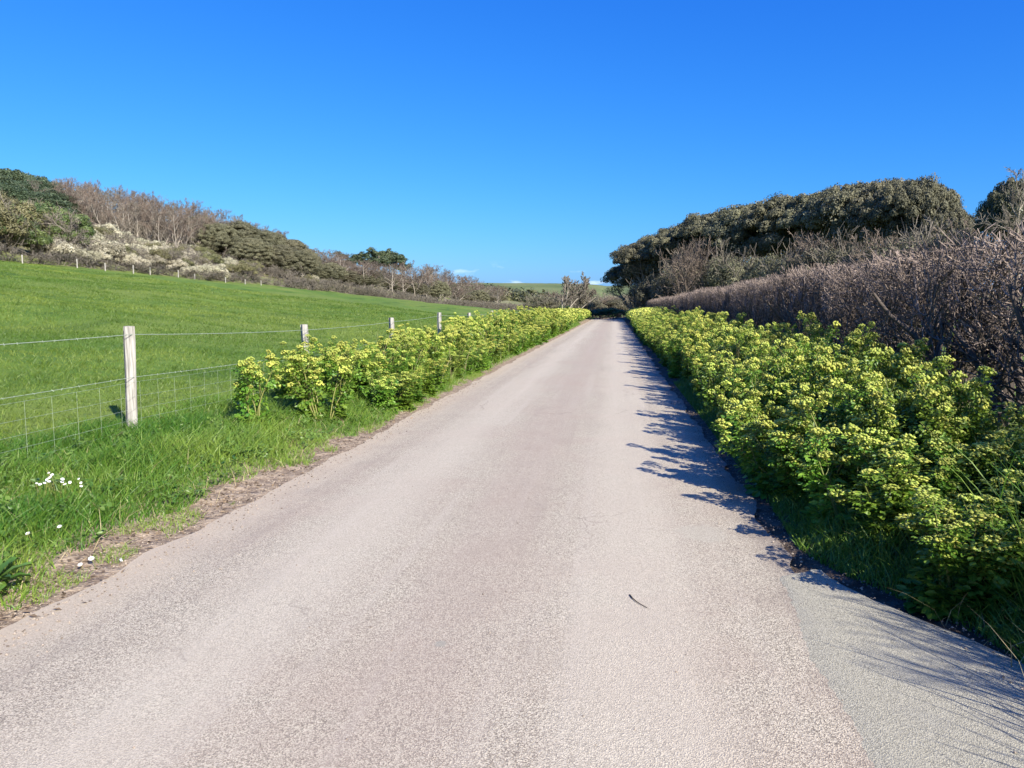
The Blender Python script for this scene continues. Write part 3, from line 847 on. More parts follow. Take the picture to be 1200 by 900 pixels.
# trees behind the road's end
for k in range(16):
    px = 636 + 112 * (k + rr.random()) / 16; dp = 118 + rr.random() * 35
    x, y = spot(px, dp)
    h = top_z(dp, 344 + 7 * rr.random()) - gz(x, y)
    if k % 3 == 2:
        place('bare_bush', SCB[k % 2], SF, x, y, (1, 1, h / 5), None, 'bare brown bush in the mixed thicket where the road disappears', 'bush', 'bare bushes at the road end')
    else:
        place('scrub_bush', SCR[k % 3], SF, x, y, (1, 1, h / 5), None, 'leafy olive bush in the mixed thicket where the road disappears', 'bush', 'leafy bushes at the road end')
for k, (px, dp, sc) in enumerate([(664, 108, 0.9), (676, 109, 0.8), (690, 112, 0.8), (704, 114, 0.9), (718, 112, 0.9)]):
    x, y = spot(px, dp)
    place('leafy_bush', SHG[k % 3], SF, x, y, (sc * 1.6, sc * 1.6, sc), None, 'low dark green bush edging the bend at the road end', 'bush', 'low green bushes at the bend')
# far hedgerow woods at the foot of the downs: one mass each
def far_wood(seed, n, px0, px1, d0, d1, label):
    r = rng_(seed)
    xs_, ys_ = [], []
    for k in range(n):
        a, b = spot(px0 + (px1 - px0) * r.random(), d0 + (d1 - d0) * r.random()); xs_.append(a); ys_.append(b)
    xs_, ys_ = np.array(xs_), np.array(ys_)
    c = np.stack([xs_, ys_, ground(xs_, ys_) + 2.2], 1)
    ch = lobe_crown(r, c, np.stack([3 + 3 * r.random(n)] * 3, 1), [60] * n, 1.6, low=-0.5, flat=0.9)
    o = build('far_woods', [ch], [M['oak_dark']])
    o['kind'] = 'stuff'; o['label'] = label
far_wood(3, 260, 560, 720, 330, 520, 'far band of dark trees at the foot of the distant hill')
far_wood(4, 60, 590, 700, 640, 700, 'hedgerow trees low on the distant green hill')

# ------------------------------------------------------------------ clipped bare hedge on the right
def hedge_meshes(seed, length=1.5, thick=0.85, h=1.89, dens=1.0):
    r = rng_(seed)
    k = 4
    st = np.stack([r.normal(0, 0.12, k), (np.arange(k) + r.random(k)) / k * length - length / 2, np.full(k, -0.1)], 1)
    d = np.array([0, 0, 1.0]) + r.normal(0, 0.22, (k, 3))
    P0, R0 = grow(st, d, h * (0.7 + 0.2 * r.random(k)), 7, 0.030 + 0.036 * r.random(k), np.full(k, 0.016), r, 0.14, 0.06)
    P1, R1 = spawn(P0, R0, 8, 0.08, 1.0, 48, 0.55, 6, 0.55, r, 0.18, 0.10)
    P2, R2 = spawn(P1, R1, 7, 0.15, 1.0, 42, 0.6, 5, 0.6, r, 0.17, 0.08)
    P3, R3 = spawn(P2, R2, 3, 0.2, 1.0, 40, 0.7, 4, 0.7, r, 0.18, 0.03)
    R2 = np.maximum(R2, 0.0068); R3 = np.maximum(R3, 0.0034)
    # brush of clipped shoots in the upper part and on the faces
    n = int(1300 * dens)
    bx = np.stack([thick * (r.random(n) - 0.5) * 0.9, length * (r.random(n) - 0.5) * 1.08, h * (0.36 + 0.58 * r.random(n) ** 0.6)], 1)
    bd = np.stack([r.normal(0, 0.6, n) + 0.4 * np.sign(bx[:, 0]), r.normal(0, 0.7, n), 0.75 + r.normal(0, 0.5, n)], 1)
    P4, R4 = grow(bx, bd, 0.13 + 0.24 * r.random(n), 4, 0.0032 + 0.005 * r.random(n) ** 2, 0.0024 + 0.003 * r.random(n), r, 0.2, 0.0)
    def clip(P, R):
        # the cutter's planes: pull everything back inside the hedge's section
        top = h + 0.05 * np.sin(P[..., 1] * 3) + 0.05
        P = P.copy()
        over = np.maximum(P[..., 2] - top, 0)
        P[..., 2] -= over * 0.93
        lim = thick / 2 + 0.04
        P[..., 0] = np.clip(P[..., 0], -lim - 0.25 * np.abs(r.random(P.shape[:2])) * (P[..., 2] < 0.6), lim)
        P[..., 1] = np.clip(P[..., 1], -length * 0.62, length * 0.62)
        return P, R
    big = [tubes(P0, R0, 7), tubes(*clip(P1, R1), 5)]
    fine = [tubes(*clip(P2, R2), 4, r.random(len(P2))), tubes(*clip(P3, R3), 3, r.random(len(P3))), tubes(*clip(P4, R4), 3, np.clip(0.3 + r.random(n), 0, 1))]
    return (mesh_of('shrub', [(q[0], q[1], 0, q[2]) for q in fine], [M['hedge_twig']]), mesh_of('stem', [(q[0], q[1], 0, q[2]) for q in big], [M['hedge_bark']], True))
HEDGE = [hedge_meshes(90 + k) for k in range(5)]
HEDGE_THIN = [hedge_meshes(97 + k, h=1.97, dens=0.55) for k in range(3)]
hd = empty('clipped_hedge', (0, 0, 0))
tag(hd, 'tall clipped leafless brown hedge running the length of the road behind the flowers', 'hedge')
HX = 3.95
y = 1.5; k = 0
while y < 88:
    xx = HX + 0.15 * math.sin(y * 0.31) + rr.normal(0, 0.04)
    m = (HEDGE_THIN[k % 3] if (y < 9.0 or (y < 12 and k % 2)) else HEDGE[k % 5])
    q = link('shrub', m[0], hd, (xx, y, gz(xx, y)), math.pi * (k % 2) + rr.normal(0, 0.06), (1.0 + 0.1 * rr.random(), 1.0, 0.97 + 0.07 * rr.random()))
    link('stem', m[1], q)
    y += 1.12 if y < 40 else 1.3
    k += 1
# gnarled old trunks inside it, seen through the near gaps
for k, (ty, s) in enumerate(((10.1, 1.5), (8.4, 1.1), (6.9, 0.9), (11.6, 0.9), (13.4, 0.8))):
    r = rng_(120 + k)
    P0, R0 = grow(np.array([[0, 0, -0.2]]), np.array([[0.1, r.normal(0, 0.2), 1.0]]), np.array([1.9]), 9, np.array([0.12 * s]), np.array([0.06 * s]), r, 0.12, 0.02)
    P1, R1 = spawn(P0, R0, 6, 0.35, 1.0, 60, 0.4, 6, 0.75, r, 0.25, 0.08)
    P1[..., 2] = np.minimum(P1[..., 2], 1.9)
    build('trunk', [(q[0], q[1], 0, q[2] * 0.3) for q in (tubes(P0, R0, 9), tubes(P1, R1, 6))], [M['hedge_bark']], hd, True, (HX + 0.05, ty, gz(HX, ty)))

# ------------------------------------------------------------------ wire fence on the left
fence = empty('wire_fence', (0, 0, 0))
tag(fence, 'stock fence of square weathered posts with barbed wire and netting along the roadside field', 'fence')
FX = -5.0
posts = [(-6.6, 1.33, 0), (-2.0, 1.33, 0), (2.5, 1.34, 0), (7.08, 1.355, 0.02), (11.64, 1.27, -0.05), (16.4, 1.315, -0.03), (20.95, 1.40, 0.0)]
yy = 25.5
while yy < 92:
    posts.append((yy, 1.38 + rr.normal(0, 0.03), rr.normal(0, 0.02))); yy += 4.55
tops = []
for k, (y, zt, ln) in enumerate(posts):
    z0 = gz(FX, y)
    me = post_mesh(200 + k, 0.097, zt - z0, ln)
    link('post', me, fence, (FX, y, z0), 0.74 + rr.normal(0, 0.05))
    tops.append((y, zt, ln))
def wire_line(off_top=None, z_abs=None, r_=0.0022, xo=0.06):
    pts = []
    for (a, b) in zip(tops[:-1], tops[1:]):
        for s in np.linspace(0, 1, 9)[:-1]:
            y = a[0] + (b[0] - a[0]) * s
            z = (a[1] + (b[1] - a[1]) * s - off_top) if off_top is not None else gz(FX, a[0]) * (1 - s) + gz(FX, b[0]) * s + z_abs
            pts.append((FX + xo, y, z - 0.018 * 4 * s * (1 - s)))
    return np.array(pts)
def barbs(line, step, seed):
    r = rng_(seed)
    seg = np.linalg.norm(np.diff(line, axis=0), axis=1)
    L_ = np.concatenate([[0], np.cumsum(seg)])
    s = np.arange(0, min(L_[-1], 45), step)
    c = np.stack([np.interp(s, L_, line[:, i]) for i in range(3)], 1)
    d = nrm(r.normal(0, 1, c.shape) * np.array([1, 0.4, 1]))
    P = np.stack([c - d * 0.014, c, c + d * 0.014], 1)
    return tubes(P, np.broadcast_to(np.array([0.001, 0.0028, 0.001]), (len(c), 3)), 3)
W1 = wire_line(off_top=0.085); W2 = wire_line(z_abs=0.60)
q = tubes(W1[None], np.full((1, len(W1)), 0.0034), 5)
b_ = barbs(W1, 0.14, 1)
build('top_wire', [(q[0], q[1], 0, None), (b_[0], b_[1], 0, None)], [M['wire']], fence)
q = tubes(W2[None], np.full((1, len(W2)), 0.0026), 5)
b_ = barbs(W2, 0.11, 2)
build('middle_wire', [(q[0], q[1], 0, None), (b_[0], b_[1], 0, None)], [M['wire']], fence)
net = []
hz = (0.55, 0.40, 0.27, 0.16, 0.06)
for z in hz:
    w = wire_line(z_abs=z)
    q = tubes(w[None], np.full((1, len(w)), 0.0013), 3); net.append((q[0], q[1], 0, None))
ys_ = np.arange(-4, 60, 0.31)
g_ = ground(np.full(len(ys_), FX), ys_)
zz = np.interp(ys_, wire_line(z_abs=0.55)[:, 1], wire_line(z_abs=0.55)[:, 2])
P = np.stack([np.stack([np.full(len(ys_), FX + 0.06), ys_, zz - 0.55 * f], 1) for f in (0.0, 0.5, 0.92)], 1)
q = tubes(P, np.full((len(ys_), 3), 0.0012), 3); net.append((q[0], q[1], 0, None))
build('wire_netting', net, [M['wire']], fence)

# ------------------------------------------------------------------ flowering verge plants
def umbel_mesh(seed):
    r = rng_(seed)
    n = 20
    d = ball(r, n, 0.05)
    ctr = d * np.array([0.042, 0.042, 0.034]) * (0.9 + 0.2 * r.random((n, 1)))
    octv = np.array([[1, 0, 0], [0, 1, 0], [-1, 0, 0], [0, -1, 0], [0, 0, 1], [0, 0, -1.0]])
    octf = np.array([[0, 1, 4], [1, 2, 4], [2, 3, 4], [3, 0, 4], [1, 0, 5], [2, 1, 5], [3, 2, 5], [0, 3, 5]])
    v = (ctr[:, None, :] + octv[None] * (0.010 + 0.005 * r.random((n, 1, 1))) * (0.8 + 0.4 * r.random((n, 6, 1)))).reshape(-1, 3)
    f = (octf[None] + (np.arange(n) * 6)[:, None, None]).reshape(-1, 3)
    t = np.repeat(np.clip(r.normal(0.5, 0.25, n), 0, 1), 6)
    rays = np.stack([np.tile(np.array([0, 0, -0.035]), (n, 1)), ctr], 1)
    q = tubes(rays, np.full((n, 2), 0.0013), 3)
    return [(v, f, 0, t), (q[0], q[1], 0, np.full(len(q[0]), 0.2))]
UMB = [umbel_mesh(300 + k) for k in range(4)]
UMB_ME = [mesh_of('flower_head', u_, [M['umbel']], True) for u_ in UMB]

def leaflets(r, C, D, span, n_leaf_pairs=4):
    """compound leaves: centres C, outward directions D, size span -> leaflets with a crease"""
    vs, ts = [], []
    N = len(C)
    D = nrm(D + np.array([0, 0, 0.15]))
    side = nrm(np.cross(D, np.array([0, 0, 1.0]) + r.normal(0, 0.35, (N, 3))))
    up = np.cross(side, D)
    base_t = np.clip(r.normal(0.45, 0.2, N), 0, 1)
    spec = [(0.95, 0, 0), (0.62, 0.34, 0.6), (0.62, -0.34, -0.6), (0.30, 0.42, 0.9), (0.30, -0.42, -0.9), (0.88, 0.26, 0.4), (0.88, -0.26, -0.4), (0.45, 0.16, 0.5), (0.42, -0.16, -0.5)]
    for (a, b, ang) in spec:
        s = span[:, None]
        c = C + D * s * a + side * s * b - up * s * (0.22 * a * a + 0.1 * abs(b)) + r.normal(0, 0.012, (N, 3))
        ax = nrm(D * math.cos(ang) + side * math.sin(ang) - up * 0.35 + r.normal(0, 0.25, (N, 3)))
        wd = nrm(np.cross(up + r.normal(0, 0.35, (N, 3)), ax))
        nn = np.cross(ax, wd)
        l = s * (0.30 + 0.12 * r.random((N, 1)))
        w = l * 0.36
        p0 = c - ax * l * 0.5; p3 = c + ax * l * 0.5 - nn * l * 0.08
        m1 = c - nn * l * 0.03
        vs.append(np.stack([p0, c + wd * w - ax * l * 0.12 + nn * l * 0.08, c + wd * w * 0.75 + ax * l * 0.2 + nn * l * 0.05, p3, c - wd * w * 0.75 + ax * l * 0.2 + nn * l * 0.05, c - wd * w - ax * l * 0.12 + nn * l * 0.08], 1))
        ts.append(np.clip(base_t + r.normal(0, 0.1, N), 0, 1))
    v = np.concatenate(vs); t = np.concatenate(ts)
    n = len(v)
    b = np.arange(n)[:, None] * 6
    f = np.concatenate([b + np.array([0, 1, 2, 3]), b + np.array([0, 3, 4, 5])])
    return v.reshape(-1, 3), f, 0, np.repeat(t, 6)

def plant_proto(seed, h=1.0, R=0.42, flowers=1.0, open_=False):
    r = rng_(seed)
    k = 7 if not open_ else 5
    a = r.random(k) * 6.283
    st = np.stack([0.07 * np.cos(a), 0.07 * np.sin(a), np.full(k, -0.05)], 1)
    d = np.stack([np.cos(a) * 0.32, np.sin(a) * 0.32, np.ones(k)], 1) + r.normal(0, 0.1, (k, 3))
    P0, R0 = grow(st, d, h * (0.78 + 0.22 * r.random(k)), 7, np.full(k, 0.009), np.full(k, 0.005), r, 0.06, 0.03)
    P1, R1 = spawn(P0, R0, 4, 0.40, 0.98, 38, 0.36, 4, 0.7, r, 0.08, 0.22)
    P2, R2 = spawn(P1, R1, 1, 0.35, 0.7, 42, 0.55, 3, 0.75, r, 0.08, 0.2)
    stem = mesh_of('stem', [(q[0], q[1], 0, q[2]) for q in (tubes(P0, R0, 6), tubes(P1, R1, 4), tubes(P2, np.maximum(R2, 0.0025), 3))], [M['plant_stem']], True)
    # flower heads at the ends
    tips = np.concatenate([P0[:, -1], P1[:, -1], P2[:, -1]])
    dirs = np.concatenate([P0[:, -1] - P0[:, -2], P1[:, -1] - P1[:, -2], P2[:, -1] - P2[:, -2]])
    dirs = nrm(nrm(dirs) + np.array([0, 0, 0.8]))
    keep = (r.random(len(tips)) < flowers) & (tips[:, 2] > h * 0.45)
    tips, dirs = tips[keep], dirs[keep]
    heads = []
    for p_, d_ in zip(tips, dirs):
        heads.append((int(r.integers(4)), p_, d_, 0.7 + 0.6 * r.random()))
    # leaves: along the stems from the ground up, and around the sides
    def along(P, m, t0, t1):
        N, K, _ = P.shape
        t = (t0 + (t1 - t0) * r.random((N, m))) * (K - 1); i = np.minimum(t.astype(int), K - 2); f = (t - i)[..., None]
        n_ = np.arange(N)[:, None]
        return (P[n_, i] * (1 - f) + P[n_, i + 1] * f).reshape(-1, 3)
    C = np.concatenate([along(P0, 17, 0.03, 0.85), along(P1, 4, 0.1, 0.9), along(P2, 1, 0.3, 0.9)])
    C = np.concatenate([C, along(P0, 6, 0.02, 0.22)])
    if open_:
        C = np.concatenate([C[r.random(len(C)) < 0.7], along(P0, 9, 0.02, 0.28)])
    out_ = np.stack([C[:, 0], C[:, 1], np.zeros(len(C))], 1)
    D = nrm(nrm(out_ + 1e-4) + r.normal(0, 0.6, (len(C), 3)))
    low = 1 - np.clip(C[:, 2] / h, 0, 1)
    span = (0.075 + 0.15 * low ** 1.5) * (0.75 + 0.5 * r.random(len(C)))
    # pale ruff of small leaves under each head
    Cu = np.repeat(tips - dirs * 0.04, 2, 0); Du = r.normal(0, 1, Cu.shape) * np.array([1, 1, 0.3])
    lf = leaflets(r, C, D, span)
    lu = leaflets(r, Cu, Du, np.full(len(Cu), 0.075))
    fol = mesh_of('foliage', [lf, (lu[0], lu[1], 0, np.clip(lu[3] + 0.3, 0, 1))], [M['plant_leaf']])
    # joined flower heads for the plants too far off to count them on
    vs = []
    for (u_, p_, d_, s) in heads:
        R_ = np.array(Vector(d_).to_track_quat('Z', 'Y').to_matrix())
        for (v, f, m, t) in UMB[u_]:
            vs.append((v * s @ R_.T + p_, f, 0, t))
    blossom = mesh_of('blossom', vs, [M['umbel']], True)
    return dict(stem=stem, foliage=fol, blossom=blossom, heads=heads)
PROTO = [plant_proto(400 + k, flowers=(1.0, 0.85, 1.0, 0.7, 0.95, 1.0, 0.6, 0.9, 0.8, 1.0)[k]) for k in range(10)]
LEAFY = [plant_proto(420 + k, 0.9, flowers=0.35) for k in range(2)]
OPEN = [plant_proto(430 + k, 1.0, open_=True) for k in range(2)]

def flower_plant(pr, x, y, sc, label, group, near):
    o = empty('flowering_plant', (x, y, gz(x, y)), rr.random() * 6.283, (sc[0], sc[0], sc[1]))
    o.rotation_euler[0] = rr.normal(0, 0.05); o.rotation_euler[1] = rr.normal(0, 0.05)
    link('stem', pr['stem'], o); link('foliage', pr['foliage'], o)
    if near:
        for (u_, p_, d_, s) in pr['heads']:
            c = link('flower_head', UMB_ME[u_], o, p_, 0, s)
            c.rotation_euler = Vector(d_).to_track_quat('Z', 'Y').to_euler()
    else:
        link('blossom', pr['blossom'], o)
    return tag(o, label, 'plant', group)

plants = []
def plant_at(x, y, h, label, group, kind=None, wide=1.0):
    plants.append((x, y, h, label, group, kind, wide))
# left bank: the first few stand apart
plant_at(-4.02, 7.9, 0.86, 'open flowering plant standing alone in the grass nearest the first fence post', None, 'o0', 0.95)
plant_at(-3.62, 8.9, 0.90, 'bushy yellow-green flowering plant before the second fence post, ahead of the bank', None, 'p2', 1.1)
plant_at(-4.5, 10.0, 0.66, 'small flowering plant close under the wire at the very start of the bank', None, 'p0', 0.9)
plant_at(-3.35, 10.5, 0.62, 'leafy plant with few flowers at the start of the bank by the road', None, 'l0', 1.0)
gl, gr_ = 'flowering plants in the bank under the fence', 'flowering plants in the bank under the hedge'
ll, lr = 'yellow-green flowering plant massed in the bank between the road and the wire fence', 'yellow-green flowering plant massed in the bank between the road and the brown hedge'
y = 10.1
while y < 50:
    nrow = 3
    for k in range(nrow):
        x = -3.22 - 1.5 * (k + 0.5 * rr.random()) / nrow - 0.14 * rr.random()
        if y < 10.6 and k == 0:
            continue
        hh = float(np.interp(y, [10, 14, 19, 28, 60], [0.80, 0.86, 1.0, 1.15, 1.2])) * (0.80 + 0.34 * rr.random()) * (0.66 if k == 0 else 1.0)
        plant_at(x, y + rr.random() * 0.5, hh, ll, gl, 'l1' if (k == 0 and rr.random() < 0.3) else None, 1.05 + (0.25 if y > 30 else 0))
    y += 0.72 + max(0, y - 16) * 0.022
y = 3.9
while y < 50:
    nrow = 4 if y < 10 else 3
    for k in range(nrow):
        x = (1.50 if y > 5.0 else 1.44) + (1.5 if y > 8 else 1.05) * (k + 0.6 * rr.random()) / nrow + (0.26 if y < 5.0 else 0.08 if y < 6 else 0)
        hh = float(np.interp(y, [4, 4.8, 5.3, 5.9, 6.8, 8, 14, 60], [0.50, 0.66, 0.80, 0.90, 0.96, 1.0, 1.06, 1.2])) * (0.80 + 0.32 * rr.random()) * (0.8 if k == 0 and y > 5.6 else 1.0)
        plant_at(x, y + rr.random() * 0.5, hh, lr, gr_, 'l0' if rr.random() < 0.1 else None, 1.0 + (0.25 if y > 30 else 0))
    y += (0.56 if y < 6 else 0.70) + max(0, y - 14) * 0.022
for (x, y, h) in ((2.35, 3.45, 0.6), (2.7, 3.0, 0.8)):
    plant_at(x, y, h, lr, gr_, ('o0', 'o1')[int(h * 100) % 2], 0.9)
dist = [math.hypot(p_[0], p_[1]) if p_[1] > 3.8 else 99 for p_ in plants]
near_set = set(np.argsort(dist)[:38].tolist())
for k, (x, y, h, lab, grp, kind, wide) in enumerate(plants):
    if kind is None:
        pr = PROTO[int(rr.integers(10))]
    else:
        pr = {'o': OPEN, 'p': PROTO, 'l': LEAFY}[kind[0]][int(kind[1])]
    flower_plant(pr, x, y, ((0.85 + 0.15 * rr.random()) * wide, h), lab, grp, k in near_set)
# the banks' far ends: one mass each
def far_bank(seed, x0, x1, y0, y1, n, label):
    r = rng_(seed)
    fol, flo = [], []
    x = x0 + (x1 - x0) * r.random(n); y = y0 + (y1 - y0) * r.random(n)
    x = x + road_shift(y)
    z = ground(x, y)
    m = 150
    hh = 1.25 + 0.2 * r.random(n)
    d = ball(r, n * m, -0.4).reshape(n, m, 3)
    c = np.stack([x, y, z + hh * 0.45], 1)[:, None, :] + d * np.array([0.62, 0.62, 0.6]) * (0.75 + 0.3 * r.random((n, m, 1)))
    c[..., 2] = np.maximum(c[..., 2], z[:, None] + 0.02)
    c = c.reshape(-1, 3); d = d.reshape(-1, 3)
    is_f = (r.random(len(c)) < np.clip(0.25 + d[:, 2] * 0.75, 0.1, 0.85))
    v, f = rhombs(c[~is_f], d[~is_f] + r.normal(0, 0.6, d[~is_f].shape), 0.16, r, 0.6)
    v2, f2 = rhombs(c[is_f] + d[is_f] * 0.04, d[is_f] + r.normal(0, 0.5, d[is_f].shape), 0.13, r, 0.9)
    o = build('flower_bank', [(v, f, 0, np.repeat(r.random((~is_f).sum()), 4)), (v2, f2, 1, np.repeat(r.random(is_f.sum()), 4))], [M['plant_leaf'], M['umbel']])
    o['kind'] = 'stuff'; o['label'] = label
far_bank(1, -4.8, -3.4, 50, 98, 230, 'far end of the yellow-green flower bank on the fence side')
far_bank(2, 1.8, 3.2, 50, 94, 210, 'far end of the yellow-green flower bank on the hedge side')

# ------------------------------------------------------------------ grass
def blades(r, x, y, h, w, mat_i=0, tint=None, lean=0.45, segs=3, z=None, wind=(0.1, 0.15)):
    n = len(x)
    z = ground(x, y) if z is None else z
    a = r.random(n) * 6.283
    ld = np.stack([np.cos(a), np.sin(a)], 1) * (lean * (0.3 + r.random(n)))[:, None] + np.array(wind)
    b = r.random(n) * 6.283
    side = np.stack([np.cos(b), np.sin(b), np.zeros(n)], 1) * (w / 2)[:, None]
    base = np.stack([x, y, z - 0.01], 1)
    def at_(s):
        c = base.copy()
        c[:, :2] += ld * (h * s ** 1.8)[:, None]
        c[:, 2] += h * (s - 0.28 * lean * s * s)
        return c
    if segs == 1:
        v = np.stack([base - side, base + side, at_(np.full(n, 1.0))], 1).reshape(-1, 3)
        f = np.arange(n * 3).reshape(n, 3)
        return [(v, f, mat_i, np.repeat(tint, 3))]
    p1 = at_(np.full(n, 0.45)); p2 = at_(np.full(n, 0.78)); tip = at_(np.full(n, 1.0))
    v = np.stack([base - side, base + side, p1 + side * 0.9, p1 - side * 0.9, p2 + side * 0.55, p2 - side * 0.55, tip], 1).reshape(-1, 3)
    o_ = np.arange(n)[:, None] * 7
    q = np.concatenate([o_ + np.array([0, 1, 2, 3]), o_ + np.array([3, 2, 4, 5])])
    tr = o_ + np.array([5, 4, 6])
    tt = np.repeat(tint, 7)
    return [(v, q, mat_i, tt), (v, tr, mat_i, tt)]

r = rng_(500)
# left verge
n = 150000
yy_ = 1.0 + 17 * r.random(n) ** 1.25
xx_ = -2.95 - 2.45 * r.random(n)
edge = -3.22 - 0.30 * (fbm(xx_, yy_, 0.6, 81) - 0.5) * 2 + 0.28 * sstep(4.6, 2.8, yy_) * (fbm(xx_, yy_, 0.35, 82) > 0.5)
cl = fbm(xx_, yy_, 0.32, 83)
keep = (xx_ < edge) & (r.random(n) < 0.35 + 0.9 * cl)
tuft = (xx_ >= edge) & (vnoise(xx_, yy_, 0.22, 84) > 0.60) & (xx_ < -2.98)
x1, y1, c1 = xx_[keep], yy_[keep], cl[keep]
h1 = (0.06 + 0.19 * r.random(len(x1)) ** 1.4 * sstep(0, 0.7, edge[keep] - x1 + 0.15)) * (0.55 + 0.9 * vnoise(x1, y1, 0.5, 85))
t1 = np.clip(0.35 + 0.6 * (vnoise(x1, y1, 0.7, 86) - 0.5) + r.normal(0, 0.18, len(x1)), 0, 1)
gl_ = blades(r, x1, y1, h1, 0.0035 + 0.005 * r.random(len(x1)), 0, t1, 0.75)
x2, y2 = xx_[tuft], yy_[tuft]
gl_ += blades(r, x2, y2, 0.03 + 0.06 * r.random(len(x2)), 0.003 + 0.002 * r.random(len(x2)), 0, np.clip(0.7 + r.normal(0, 0.15, len(x2)), 0, 1), 0.9)
# dead straw among it
n = 2600
x3 = -3.1 - 2.2 * r.random(n); y3 = 2 + 14 * r.random(n)
gl_ += blades(r, x3, y3, 0.06 + 0.22 * r.random(n) ** 2, 0.003 + 0.002 * r.random(n), 1, r.random(n), 1.1)
# foot of the left bank, farther on
n = 30000
y4 = 9 + 60 * r.random(n) ** 1.5; x4 = -3.05 - 0.75 * r.random(n)
gl_ += blades(r, x4, y4, (0.06 + 0.22 * r.random(n)) * sstep(-2.95, -3.5, x4), 0.006 + 0.0003 * y4, 0, np.clip(r.normal(0.4, 0.2, n), 0, 1), 0.7)
o = build('verge_grass', gl_, [M['grass'], M['straw']]); o['kind'] = 'stuff'; o['label'] = 'rough green grass on the verge below the wire fence'
# right verge
n = 120000
y5 = 1.6 + 14 * r.random(n) ** 1.5; e5 = np.where(y5 < 5.2, 1.16 + 0.62 * sstep(5.0, 3.4, y5) + 0.1 * sstep(3.4, 1.5, y5), 1.16) - 0.02 + 0.06 * sstep(4, 6, y5)
x5 = e5 + 0.03 + 2.3 * r.random(n) ** 1.35
k5 = r.random(n) < 0.25 + 0.9 * fbm(x5, y5, 0.3, 91)
x5, y5, e5 = x5[k5], y5[k5], e5[k5]
h5 = (0.04 + 0.27 * r.random(len(x5)) ** 1.2) * (1 + 0.5 * sstep(5.2, 4.0, y5)) * sstep(-0.2, 0.45, x5 - e5)
gr = blades(r, x5, y5, h5, 0.004 + 0.005 * r.random(len(x5)), 0, np.clip(r.normal(0.35, 0.2, len(x5)), 0, 1), 0.75)
n = 14000
yb = 9.5 + 36 * r.random(n) ** 1.5; lft = r.random(n) < 0.5
lft &= (r.random(n) < 0.45) & (yb > 12)
xb_ = np.where(lft, -3.2 - 1.6 * r.random(n), 1.7 + 1.5 * r.random(n))
gr += blades(r, xb_, yb, 0.35 + 0.6 * r.random(n), 0.005 + 0.004 * r.random(n), 0, np.clip(r.normal(0.6, 0.25, n), 0, 1), 0.5)
gr += blades(r, xb_[::9], yb[::9], 0.5 + 0.7 * r.random(len(yb[::9])), 0.005 + 0.003 * r.random(len(yb[::9])), 1, r.random(len(yb[::9])), 0.4)
n = 1500
yt_ = 0.9 + 3.4 * r.random(n); xt_ = 1.95 + 0.9 * r.random(n)
gr += blades(r, xt_, yt_, 0.4 + 0.55 * r.random(n), 0.007 + 0.006 * r.random(n), 0, np.clip(r.normal(0.4, 0.2, n), 0, 1), 0.5)
n = 24000
y6 = 14 + 60 * r.random(n) ** 1.4; x6 = 1.4 + 0.7 * r.random(n)
gr += blades(r, x6, y6, (0.06 + 0.26 * r.random(n)) * sstep(1.3, 1.7, x6), 0.006 + 0.0003 * y6, 0, np.clip(r.normal(0.35, 0.2, n), 0, 1), 0.7)
n = 900
x3 = 1.6 + 1.2 * r.random(n); y3 = 2.4 + 8 * r.random(n)
gr += blades(r, x3, y3, 0.1 + 0.3 * r.random(n), 0.003 + 0.002 * r.random(n), 1, r.random(n), 0.9)
o = build('hedge_grass', gr, [M['grass'], M['straw']]); o['kind'] = 'stuff'; o['label'] = 'long shaded grass at the foot of the hedge bank'
# field: short grazed grass, thinning with distance
n = 330000
y7 = 3 + 52 * r.random(n) ** 1.7; x7 = -5.1 - (4 + y7 * 0.75) * r.random(n)
h7 = (0.025 + 0.06 * r.random(n)) * (0.5 + 1.0 * fbm(x7, y7, 1.1, 95)) * (1 + 0.012 * y7)
gf_ = blades(r, x7, y7, h7, (0.004 + 0.004 * r.random(n)) * (1 + 0.10 * y7), 0, np.clip(0.4 + 1.5 * (fbm(x7, y7, 2.2, 96) - 0.5) + 0.9 * (vnoise(x7, y7, 7.0, 97) - 0.5) + r.normal(0, 0.2, n), 0, 1), 0.8, 1)
n = 30000
x8 = 4.6 + 16 * r.random(n); y8 = 3 + 28 * r.random(n)
gf_ += blades(r, x8, y8, 0.05 + 0.1 * r.random(n), 0.012 + 0.01 * r.random(n), 0, np.clip(r.normal(0.55, 0.2, n), 0, 1), 0.8, 1)
n = 240
tx, ty_ = [], []
yc = 7 + 42 * r.random(n) ** 1.2; xc = -5.6 - (2 + yc * 0.8) * r.random(n)
m = 38
xt = (xc[:, None] + r.normal(0, 0.16, (n, m))).ravel(); yt = (yc[:, None] + r.normal(0, 0.10, (n, m))).ravel()
gf_ += blades(r, xt, yt, (0.06 + 0.10 * r.random(n * m)) * np.repeat(0.6 + 0.8 * r.random(n), m), 0.008 + 0.0006 * yt, 0, np.clip(r.normal(0.12, 0.12, n * m), 0, 1), 0.8, 1)
o = build('field_grass', gf_, [M['field_grass']]); o['kind'] = 'stuff'; o['label'] = 'short grazed grass of the fields on both sides'

